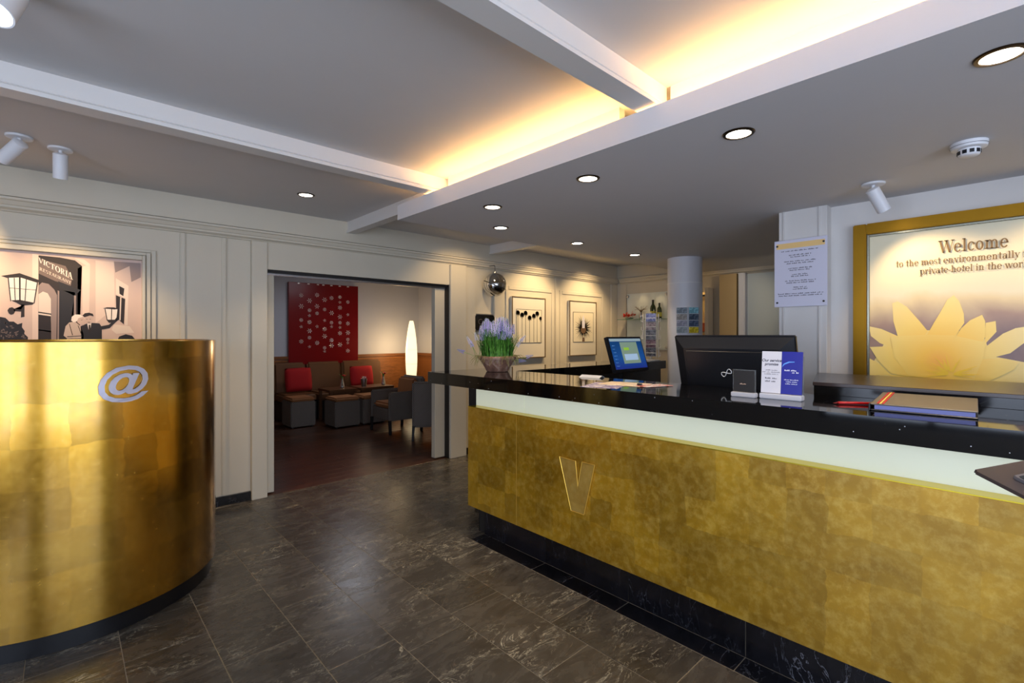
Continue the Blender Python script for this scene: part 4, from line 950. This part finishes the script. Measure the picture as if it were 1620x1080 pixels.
# ---- computer monitors
def screen_mat():
    t = NT('screen_image'); tc = t.n('ShaderNodeTexCoord'); br = t.n('ShaderNodeSeparateXYZ'); t.l(tc.outputs['Object'], br.inputs[0])
    g = t.ramp(br.outputs[2], [(0, lin((34, 40, 150))), (.12, lin((24, 90, 170))), (.28, lin((10, 70, 130)))])
    t.l(g, t.b.inputs['Emission Color']); t.b.inputs['Emission Strength'].default_value = .55; t.b.inputs['Base Color'].default_value = lin((10, 12, 20)); t.b.inputs['Roughness'].default_value = .25; return t.m
mo = thing('computer_monitor', 'black computer monitor with lit blue screen at the inner corner of the counter', 'monitor', (3.66, 2.47, .74))
head = bpy.data.objects.new('display', bpy.data.meshes.new('display')); bpy.data.objects.remove(head)
bm = bmesh.new(); bm_box(bm, -.26, .26, -.018, .018, 0, .315); bmesh.ops.bevel(bm, geom=bm.edges[:], offset=.004, segments=2, affect='EDGES')
dp = from_bm('display', bm, BLACKM, mo, (0, -.07, .36)); dp.rotation_euler = (-.30, 0, 0)
box('screen', -.243, .243, -.0195, -.0183, .024, .298, screen_mat(), dp)
for nm, (a, b, c, d), col in (('screen_window', (-.10, .16, .07, .265), (128, 150, 130)), ('screen_bar', (-.24, .24, .272, .296), (150, 170, 176)), ('screen_dialog', (-.07, .13, .10, .155), (170, 196, 224)), ('screen_highlight', (-.06, .02, .19, .215), (150, 196, 60))):
    dz = .0003 if nm in ('screen_dialog', 'screen_highlight') else 0
    box(nm, a, b, -.0203-dz, -.0196-dz, c, d, mat(nm, col, .4, emit=.55), dp)
word_rows('screen_icons', [(-.20, .05+k*.03, .04) for k in range(7)], mat('icon_blue', (120, 170, 220), .4, emit=.4), dp, lambda a, b: (a, -.0197, b), .007)
lathe('stand_base', [(.11, .0005), (.12, .006), (.10, .016), (.03, .02)], BLACKM, mo, 32)
box('stand_neck', -.035, .035, .0, .03, .018, .50, BLACKM, mo, .006)
mo2 = thing('computer_monitor', 'large black computer monitor seen from behind next to the leaflets', 'monitor', (2.88, 1.14, .74))
bm = bmesh.new()
# outer bezel slab then stepped back housing towards the lobby (-X)
bm_box(bm, -.010, .016, -.328, .328, 0, .345)
bmesh.ops.bevel(bm, geom=bm.edges[:], offset=.005, segments=2, affect='EDGES')
d2_ = from_bm('display', bm, BLACKM, mo2, (-.085, 0, .345)); d2_.rotation_euler = (0, -.27, 0)
bm = bmesh.new(); A = [(-.0105, y, z) for y, z in ((-.322, .006), (.322, .006), (.322, .339), (-.322, .339))]; B = [(-.045, y, z) for y, z in ((-.262, .02), (.262, .02), (.262, .282), (-.262, .282))]
va = [bm.verts.new(p) for p in A]; vb = [bm.verts.new(p) for p in B]; bm.faces.new(vb)
for i in range(4): bm.faces.new((va[i], va[(i+1) % 4], vb[(i+1) % 4], vb[i]))
from_bm('back_housing', bm, BLACKM, d2_)
box('back_plate', -.052, -.0455, -.245, .245, .035, .268, BLACKM, d2_, .002, 1)
box('screen', .0163, .0172, -.31, .31, .02, .33, mat('screen_off', (20, 30, 60), .2, emit=.15), d2_)
inf = [(.030*math.sin(2*PI*i/40)*1.0, .013*math.sin(4*PI*i/40)) for i in range(41)]
cosr, sinr = math.cos(.5), math.sin(.5)
lg = tube('logo', [(-.0545, -(a*cosr-b*sinr)+.02, .145+(a*sinr+b*cosr)) for a, b in inf], .0022, mat('logo_silver', (226, 228, 232), .35, .2), d2_, 6)
box('stand_neck', -.02, .02, -.05, .05, .018, .42, BLACKM, mo2, .006)
lathe('stand_base', [(.12, .0005), (.13, .006), (.10, .016), (.03, .02)], BLACKM, mo2, 32)
# desk phone on the low desk
tp = thing('desk_telephone', 'dark desk telephone with coiled cord behind the counter', 'telephone', (3.55, 1.75, .74), -.6)
prism('body', [(-.09, .0005), (.09, .0005), (.09, .07), (-.09, .03)], -.10, .10, BLACKM, tp, 'Y', .004)
tube('handset', [(-.08, -.06, .075), (0, -.06, .10), (.08, -.06, .10)], .017, BLACKM, tp, 10)
tube('cord', [(.08+.0*k, -.07-.01*math.sin(k*1.7), .10-.004*k+.008*math.cos(k*1.7)) for k in range(22)], .003, BLACKM, tp, 6)

# ---- postcard spinner on the return worktop
pc = thing('postcard_rack', 'white wire postcard spinner full of cards on the counter return', 'card rack', (4.945, 2.985, ZT), -1.03)
WIRE = mat('white_wire', (220, 218, 214), .4)
lathe('base', [(.10, .0005), (.105, .006), (.09, .012), (.02, .016)], WIRE, pc, 28); lathe('pole', [(.008, .014), (.008, .55)], WIRE, pc, 12)
CARD = [(52, 42, 44), (196, 186, 172), (92, 96, 120), (176, 168, 150), (70, 30, 34), (206, 200, 196), (46, 50, 60), (150, 130, 104), (120, 116, 80), (64, 68, 96)]
bm = bmesh.new()
for f in range(4):
    M_ = Matrix.Rotation(f*PI/2, 4, 'Z')
    for k in range(5):
        z = .05+k*.098
        for sx in (-.058, .058): bm_tube(bm, [M_ @ Vector((sx, -.085, z)), M_ @ Vector((sx, -.105, z+.005)), M_ @ Vector((sx, -.105, z+.04))], .0025, 4)
        bm_tube(bm, [M_ @ Vector((-.058, -.105, z+.04)), M_ @ Vector((.058, -.105, z+.04))], .0025, 4); bm_tube(bm, [M_ @ Vector((-.058, -.085, z)), M_ @ Vector((.058, -.085, z))], .0025, 4)
    for sx in (-.06, .06): bm_tube(bm, [M_ @ Vector((sx, -.082, .03)), M_ @ Vector((sx, -.082, .53))], .003, 4)
from_bm('wire_frame', bm, WIRE, pc)
for f in range(4):
    for k in range(5):
        c = CARD[(f*5+k*3) % 10] if f else [(56, 50, 52), (74, 36, 40), (52, 48, 52), (84, 66, 66), (70, 74, 120)][k]; a, b = tuple(min(255, x+50) for x in c), tuple(int(x*.6) for x in c)
        o = box('postcard', -.053, .053, -.0915, -.0875, .05+k*.098+.002, .05+k*.098+.094, flyer_mat('postcard_%d_%d' % (f, k), c, a, b, 30), pc); o.rotation_euler = (0, 0, f*PI/2)
# ---- leaflet wall rack on the column
cr_ = thing('leaflet_rack', 'clear rack with eight coloured leaflets on the round column', 'leaflet rack', (5.23, 2.72, 1.44), 0)
cang = math.atan2(-2.72, -5.23)
cols_ = [(70, 84, 96), (96, 90, 84), (92, 92, 110), (84, 96, 104), (60, 76, 120), (120, 176, 190), (64, 78, 96), (70, 84, 110), (200, 176, 30), (120, 110, 90)]
for ci in range(2):
    for k in range(4):
        o = box('leaflet', -.055, .055, -.006, 0, 0, .066, flyer_mat('rack_leaflet_%d_%d' % (ci, k), cols_[(ci*5+k) % 10], tuple(min(255, x+40) for x in cols_[(ci*5+k) % 10]), tuple(int(x*.6) for x in cols_[(ci*5+k) % 10]), 26), cr_)
        a = cang+PI/2+(-.30+ci*.62)+.15; o.rotation_euler = (0, 0, a); o.location = (.205*math.sin(a), -.205*math.cos(a), .005+(3-k)*.072)
    a = cang+PI/2+(-.30+ci*.62)+.15; o = box('back_plate', -.06, .06, -.002, .004, 0, .295, WHITEP, cr_); o.rotation_euler = (0, 0, a); o.location = (.198*math.sin(a), -.198*math.cos(a), 0)

# ---- glass display panel on the far wall with shelf, bottles and flowers
vt = thing('glass_display', 'wall mounted glass display shelf with metal clamps beyond the column', 'display shelf', (XF-.002, 4.05, 1.2))
box('back_glass', -.03, -.022, -.40, .34, .0, .87, mat('display_glass', (214, 220, 212), .1, spec=.6), vt)
box('shelf', -.30, -.0305, -.40, .34, .455, .463, mat('shelf_glass', (150, 190, 160), .08, trans=.6), vt)
for y in (-.36, .32):
    for z in (.04, .83):
        q = lathe('clamp', [(.02, 0), (.022, .004), (.022, .03), (.0, .034)], STEEL, vt, 16); q.matrix_local = Matrix.Translation((-.0305, y, z)) @ Matrix.Rotation(-PI/2, 4, 'Y')
for y in (.05, -.25): spot('display_lamp', (XF-.16, 4.05+y, 2.18), (XF-.03, 4.05+y, 1.6), 1.4, 60, .7, WARM)
BOT = mat('bottle_glass', (40, 52, 24), .12, spec=.6)
def bottle(y, s, label):
    t = thing('wine_bottle', label, 'bottle', (XF-.17, y, 1.6635))
    lathe('glass', [(.036*s, .0005), (.037*s, .01), (.037*s, .14*s), (.03*s, .17*s), (.014*s, .195*s), (.013*s, .245*s)], BOT, t, 20)
    lathe('label_band', [(.0376*s, .03), (.0376*s, .10*s)], mat('bottle_label', (190, 180, 70), .6), t, 20, cap=False)
    lathe('cap', [(.0145*s, .225*s), (.0145*s, .25*s), (.012*s, .252*s)], mat('bottle_cap', (30, 24, 20), .4), t, 16)
bottle(3.845, 1.12, 'taller dark green bottle on the glass shelf beyond the postcard rack'); bottle(3.74, .92, 'shorter dark bottle on the glass shelf beyond the postcard rack')
def bouquet(y, col, label, cat, n=16, tall=.05):
    t = thing('flower_decoration', label, cat, (XF-.17, y, 1.6635))
    bm = bmesh.new()
    for k in range(n):
        a = random.uniform(0, 2*PI); p = Vector((.06*math.cos(a)*random.random(), .09*math.sin(a), .03+random.random()*tall)); q = Vector((random.uniform(-1, 1), random.uniform(-1, 1), random.uniform(-.2, 1))).normalized()
        s_ = q.cross(Vector((0, 0, 1))).normalized()*.022
        bm.faces.new([bm.verts.new(v) for v in (p, p+q*.03+s_, p+q*.07, p+q*.03-s_)])
    from_bm('petals', bm, mat('petal_'+cat, col, .5), t)
    lathe('dish', [(.03, .0005), (.06, .012), (.065, .03), (.06, .03)], STEEL, t, 20)
bouquet(4.26, (214, 50, 24), 'red flower arrangement in a low dish on the glass shelf', 'flowers', 26)
tw = thing('twig_vase', 'slim vase with spreading dry twigs on the glass shelf', 'vase', (XF-.2, 4.03, 1.6635))
lathe('vase', [(.02, .0005), (.03, .02), (.026, .07), (.014, .1), (.018, .11)], STEEL, tw, 16, cap=False)
bm = bmesh.new()
for k in range(14):
    a = 2*PI*k/14; bm_tube(bm, [(0, 0, .09), (.03*math.cos(a), .03*math.sin(a), .14), (.08*math.cos(a), .1*math.sin(a), .17+.03*math.sin(k*2.2))], .0022, 4)
from_bm('twigs', bm, mat('twig', (120, 92, 56), .7), tw)
# second lit niche right of the column
ni = thing('lit_niche', 'narrow lit display niche with an orange box right of the round column', 'display niche', (XF-.002, 3.11, .9))
box('back_glass', -.02, -.001, -.05, .12, 0, 1.12, mat('niche_glow', (230, 200, 140), .5), ni)
box('side_panel', -.16, -.001, -.10, -.052, 0, 1.17, mat('niche_side', (176, 172, 168), .5), ni)
box('shelf', -.14, -.021, -.05, .12, .56, .568, mat('shelf_glass2', (190, 200, 180), .1, trans=.6), ni)
box('clamp', -.05, -.021, -.03, .06, 1.06, 1.085, BLACKM, ni)
ob = thing('orange_box', 'orange and red packet on the shelf of the lit niche', 'packet', (XF-.08, 3.13, 1.469)); box('carton', -.03, .03, -.05, .05, 0, .105, mat('orange_carton', (226, 100, 40), .5, var=.3), ob, .003); box('lid_flap', -.032, .032, -.052, .052, .105, .118, mat('orange_lid', (200, 60, 30), .5), ob)
spot('niche_lamp', (XF-.12, 3.1, 2.15), (XF-.02, 3.12, 1.4), 3, 70, .5, WARM)

# ---- tablet stand at the entrance end of the counter
C_ = Vector((1.587, .096, 1.10)); e1 = Vector((.19, -.081, .004)).normalized(); e2 = Vector((-.029, -.083, -.0325)); e2 = (e2-e1*e2.dot(e1)).normalized(); nn = e1.cross(e2); nn = nn if nn.z > 0 else -nn
ts = thing('tablet_stand', 'dark tilted board on a pedestal with a silver edged tablet beside the counter', 'stand', (1.66, -.06, 0))
def tb(name, a0, a1, b0, b1, c0, c1, m, bev):
    bm = bmesh.new(); bm_box(bm, a0, a1, b0, b1, c0, c1); bmesh.ops.bevel(bm, geom=[e for e in bm.edges if abs((e.verts[0].co-e.verts[1].co).z) > 1e-4], offset=bev, segments=3, affect='EDGES')
    M_ = Matrix((e1, e2, nn)).transposed().to_4x4(); M_.translation = C_-Vector((1.66, -.06, 0)); bmesh.ops.transform(bm, matrix=M_, verts=bm.verts); return from_bm(name, bm, m, ts)
tb('board', 0, .25, 0, .34, -.008, 0, mat('board_brown', (66, 54, 50), .35), .006)
tb('tablet', .06, .22, .045, .28, .0004, .008, STEEL, .004); tb('tablet_screen', .066, .214, .051, .274, .0081, .0087, BLACKG, .003)
lathe('pole', [(.018, .02), (.018, 1.03)], STEEL, ts, 20); lathe('base', [(.15, .0005), (.15, .012), (.14, .02), (.02, .022)], DARKM, ts, 40)

# ================================================================== LOUNGE
# ---- red wall panel with crystal flowers
rp_ = thing('red_wall_panel', 'glossy dark red wall panel with rows of crystal flowers in the lounge', 'wall panel', (3.556, 8.995, .88))
box('panel', -.645, .645, -.075, -.0005, 0, 1.485, REDP, rp_, .004, 1)
CRYS = mat('crystal', (250, 240, 236), .15, spec=.8)
cm = []
for v_ in range(4):
    bm = bmesh.new(); n = (7, 6, 8, 5)[v_]
    for k in range(n):
        a = 2*PI*k/n+v_; ca, sa = math.cos(a), math.sin(a); r0, r1 = .012, (.044, .05, .036, .03)[v_]
        bm.faces.new([bm.verts.new(p) for p in ((r0*ca, -.012, r0*sa), ((r0+r1)/2*ca-.006*sa, -.02, (r0+r1)/2*sa+.006*ca), (r1*ca, -.006, r1*sa), ((r0+r1)/2*ca+.006*sa, -.02, (r0+r1)/2*sa-.006*ca))])
    bmesh.ops.create_icosphere(bm, subdivisions=1, radius=.008, matrix=Matrix.Translation((0, -.012, 0)))
    me = bpy.data.meshes.new('crystal_flower'); bm.to_mesh(me); bm.free(); me.materials.append(CRYS); cm.append(me)
for i_, (x, z) in enumerate(CRY):
    o = bpy.data.objects.new('crystal_flower', cm[i_ % 4]); COL.objects.link(o); o.parent = rp_; o.location = (x-3.556, -.076, z-.88)
for x in (3.08, 3.25, 3.42, 3.52, 3.67, 3.83, 3.99): box('hook', x-3.556-.02, x-3.556+.02, -.088, -.0755, 1.455, 1.475, CRYS, rp_, .002, 1)
# ---- benches along the back wall
def bench(x0, x1, label):
    t = thing('lounge_bench', label, 'bench', ((x0+x1)/2, 8.55, 0)); w = (x1-x0)/2
    box('frame', -w, w, -.28, .26, .0005, .30, DARKM, t, .01); box('seat', -w+.01, w-.01, -.30, .20, .301, .44, BROWNF, t, .03, 3)
    b = box('backrest', -w+.005, w-.005, -.05, .05, 0, .54, BROWNF, t, .035, 3); b.location = (0, .24, .40); b.rotation_euler = (-.10, 0, 0)
bench(2.62, 3.16, 'brown leather bench seat holding the left red cushion under the red panel')
bench(3.18, 3.80, 'brown leather bench section behind the low table with the vase of red flower')
bench(3.82, 4.62, 'brown leather bench section below the right edge of the red panel')
def cushion(x, y, z, s, h, label, tilt=-.2):
    bm = bmesh.new(); n = 10
    grid = {}
    for side in (0, 1):
        for i in range(n+1):
            for j in range(n+1):
                a, b = i/n*2-1, j/n*2-1; th = .065*(max(0, (1-a**4)*(1-b**4)))**.5; k = 1-.06*(a*a*b*b)-.04*(1-abs(a))*(abs(b) > .95)
                if side and (i in (0, n) or j in (0, n)): grid[(1, i, j)] = grid[(0, i, j)]; continue
                grid[(side, i, j)] = bm.verts.new((a*s/2*k, th*(1 if side else -1), h/2+b*h/2*k))
        for i in range(n):
            for j in range(n): bm.faces.new([grid[(side, i, j)], grid[(side, i+1, j)], grid[(side, i+1, j+1)], grid[(side, i, j+1)]])
    o = from_bm('cushion', bm, REDF, None, None, True); o.location = (x, y, z); o.rotation_euler = (tilt, 0, 0); return tag(o, label, 'cushion')
cushion(2.95, 8.50, .455, .45, .42, 'red cushion leaning on the bench left of the red flower vase')
cushion(4.12, 8.56, .455, .46, .40, 'red cushion leaning on the bench beside the metal bucket')
# ---- wicker stools
def stool(x0, x1, y0, y1, label):
    t = thing('wicker_stool', label, 'stool', ((x0+x1)/2, (y0+y1)/2, 0), 0, 'wicker stools'); w, d = (x1-x0)/2, (y1-y0)/2
    box('body', -w, w, -d, d, .02, .40, WICKER, t, .012); box('cushion', -w+.004, w-.004, -d+.004, d-.004, .402, .46, TANC, t, .022, 3)
    for a in (-1, 1):
        for b in (-1, 1): box('foot', a*(w-.04)-.015, a*(w-.04)+.015, b*(d-.04)-.015, b*(d-.04)+.015, .0005, .021, DARKM, t)
stool(2.52, 2.89, 7.62, 8.04, 'square wicker stool with tan cushion in front of the left red cushion')
stool(3.02, 3.42, 7.19, 7.61, 'square wicker stool with tan cushion in front of the red flower vase')
stool(3.47, 3.87, 7.19, 7.61, 'square wicker stool with tan cushion in front of the metal bucket')
# ---- low tables
def table(x0, x1, y0, y1, h, label):
    t = thing('low_table', label, 'table', ((x0+x1)/2, (y0+y1)/2, 0)); w, d = (x1-x0)/2, (y1-y0)/2
    box('table_top', -w, w, -d, d, h-.035, h, OAKD, t, .004)
    for a in (-1, 1):
        for b in (-1, 1): box('leg', a*(w-.03)-.022, a*(w-.03)+.022, b*(d-.03)-.022, b*(d-.03)+.022, .0005, h-.036, OAKD, t, .003, 1)
    box('apron', -w+.05, w-.05, -d+.015, -d+.03, h-.10, h-.036, OAKD, t)
table(3.14, 3.62, 7.70, 8.18, .53, 'small dark wooden table carrying the vase of red flower')
table(3.68, 4.30, 7.70, 8.18, .53, 'dark wooden table carrying the metal bucket and an orange flower')
CG = mat('vase_glass', (200, 214, 210), .05, trans=.85)
def vase(x, y, z, col, label, green=True):
    t = thing('flower_vase', label, 'vase', (x, y, z))
    lathe('glass', [(.026, .0005), (.036, .01), (.034, .05), (.017, .12), (.015, .16), (.019, .175)], CG, t, 20, cap=False)
    tube('stem', [(0, 0, .01), (.005, 0, .12), (.02, 0, .20)], .003, GREEN.m, t, 6)
    bm = bmesh.new()
    for k in range(10):
        a = 2*PI*k/10; q = Vector((math.cos(a), math.sin(a)*.7, .25)); s_ = Vector((-math.sin(a), math.cos(a), 0))*.016
        p = Vector((.03, 0, .20)); bm.faces.new([bm.verts.new(v) for v in (p, p+q*.03+s_, p+q*.055, p+q*.03-s_)])
    bmesh.ops.create_icosphere(bm, subdivisions=1, radius=.02, matrix=Matrix.Translation((.03, 0, .205))); from_bm('bloom', bm, mat('bloom_'+label[:6], col, .5), t)
    bm = bmesh.new()
    for a in (.3, 2.4, 3.6): blade(bm, Vector((0, 0, .14)), a, .12, .6, .014)
    from_bm('leaf', bm, GREEN.m, t)
vase(3.46, 7.95, .5305, (220, 44, 34), 'slim glass vase with a red flower on the small dark table')
vase(4.22, 7.95, .5305, (240, 110, 20), 'slim glass vase with an orange flower near the wicker armchair')
bk = thing('metal_bucket', 'small shiny metal bucket on the dark lounge table', 'bucket', (3.84, 7.93, .5305))
lathe('bucket', [(.04, .0005), (.042, .004), (.054, .13), (.057, .132), (.052, .13), (.04, .02)], STEEL, bk, 28, cap=False)
for k in range(5): tube('utensil', [(-.02+.01*k, 0, .03), (-.03+.016*k, .01*(k % 2), .17)], .004, BLACKM if k % 2 else STEEL, bk, 6)
# ---- wicker armchairs
def armchair(loc, rz, label):
    """faces -Y in its own frame"""
    t = thing('wicker_armchair', label, 'armchair', loc, rz, 'wicker armchairs')
    for a in (-1, 1):
        prism('leg', [(a*.27-.02, .2), (a*.27+.02, .2), (a*.285+.013, .0005), (a*.285-.013, .0005)], -.27, -.235, DARKM, t, 'Y')
        prism('leg', [(a*.27-.02, .2), (a*.27+.02, .2), (a*.285+.013, .0005), (a*.285-.013, .0005)], .245, .28, DARKM, t, 'Y')
        bx = box('side_panel', a*.265-.025, a*.265+.025, -.27, .26, .19, .60, WICKER, t, .02, 3)
    box('seat_base', -.24, .24, -.26, .22, .20, .36, WICKER, t, .01); box('seat_cushion', -.235, .235, -.25, .19, .361, .44, TANC, t, .03, 3)
    b = box('backrest', -.29, .29, -.035, .035, 0, .62, WICKER, t, .025, 3); b.location = (0, .255, .18); b.rotation_euler = (-.08, 0, 0)
    c = box('back_cushion', -.23, .23, -.04, .04, 0, .34, TANC, t, .03, 3); c.location = (0, .165, .442); c.rotation_euler = (-.12, 0, 0)
armchair((3.82, 5.74, 0), 2.58, 'wicker armchair with its back towards the doorway, next to the right jamb')
armchair((3.66, 6.50, 0), -PI/2, 'wicker armchair with tan back cushion facing sideways below the floor lamp')
# ---- floor lamp
fl = thing('floor_lamp', 'tall glowing paper spindle floor lamp in the lounge corner', 'floor lamp', (5.01, 8.30, 0))
prof = []
for k in range(25):
    f = k/24; prof.append((.035+.078*math.sin(PI*min(1, .04+f*.96))**.8, .30+f*1.40))
SH = NT('lamp_paper'); sv = SH.coords(); sp2 = SH.n('ShaderNodeSeparateXYZ'); SH.l(sv, sp2.inputs[0])
SH.b.inputs['Base Color'].default_value = lin((246, 226, 190)); SH.b.inputs['Roughness'].default_value = .7
SH.l(SH.ramp(sp2.outputs[2], [(.30, lin((232, 206, 160))), (1.0, lin((255, 236, 190)))]), SH.b.inputs['Emission Color']); SH.b.inputs['Emission Strength'].default_value = 1.25
lathe('lamp_shade', prof, SH.m, fl, 28); lathe('base', [(.14, .0005), (.14, .015), (.03, .02), (.016, .03), (.016, .30)], DARKM, fl, 28)
bm = bmesh.new()
for f in (.2, .4, .6, .8):
    r = .035+.078*math.sin(PI*(.04+f*.96))**.8; bm_tube(bm, [(r*math.cos(a), r*math.sin(a), .30+f*1.4) for a in [2*PI*i/28 for i in range(29)]], .0015, 4)
from_bm('ribs', bm, mat('lamp_rib', (226, 200, 150), .7), fl)
pl = bpy.data.lights.new('floor_lamp_bulb', 'POINT'); pl.energy = 10; pl.color = WARM; pl.shadow_soft_size = .1
plo = bpy.data.objects.new('floor_lamp_bulb', pl); COL.objects.link(plo); plo.location = (4.86, 8.48, 1.2)
# added fill light for the lounge, shaped as a panel (out of sight above the door lintel)
ll = thing('added_fill_panel', 'added square fill panel, out of sight in the lounge above the benches', 'fill light', (3.4, 7.4, 2.5595))
box('housing', -.3, .3, -.3, .3, -.03, -.0005, WHITEP, ll, .004, 1); box('fill_diffuser', -.28, .28, -.28, .28, -.034, -.0305, em('lounge_fill_glow', (240, 243, 255), 9), ll)
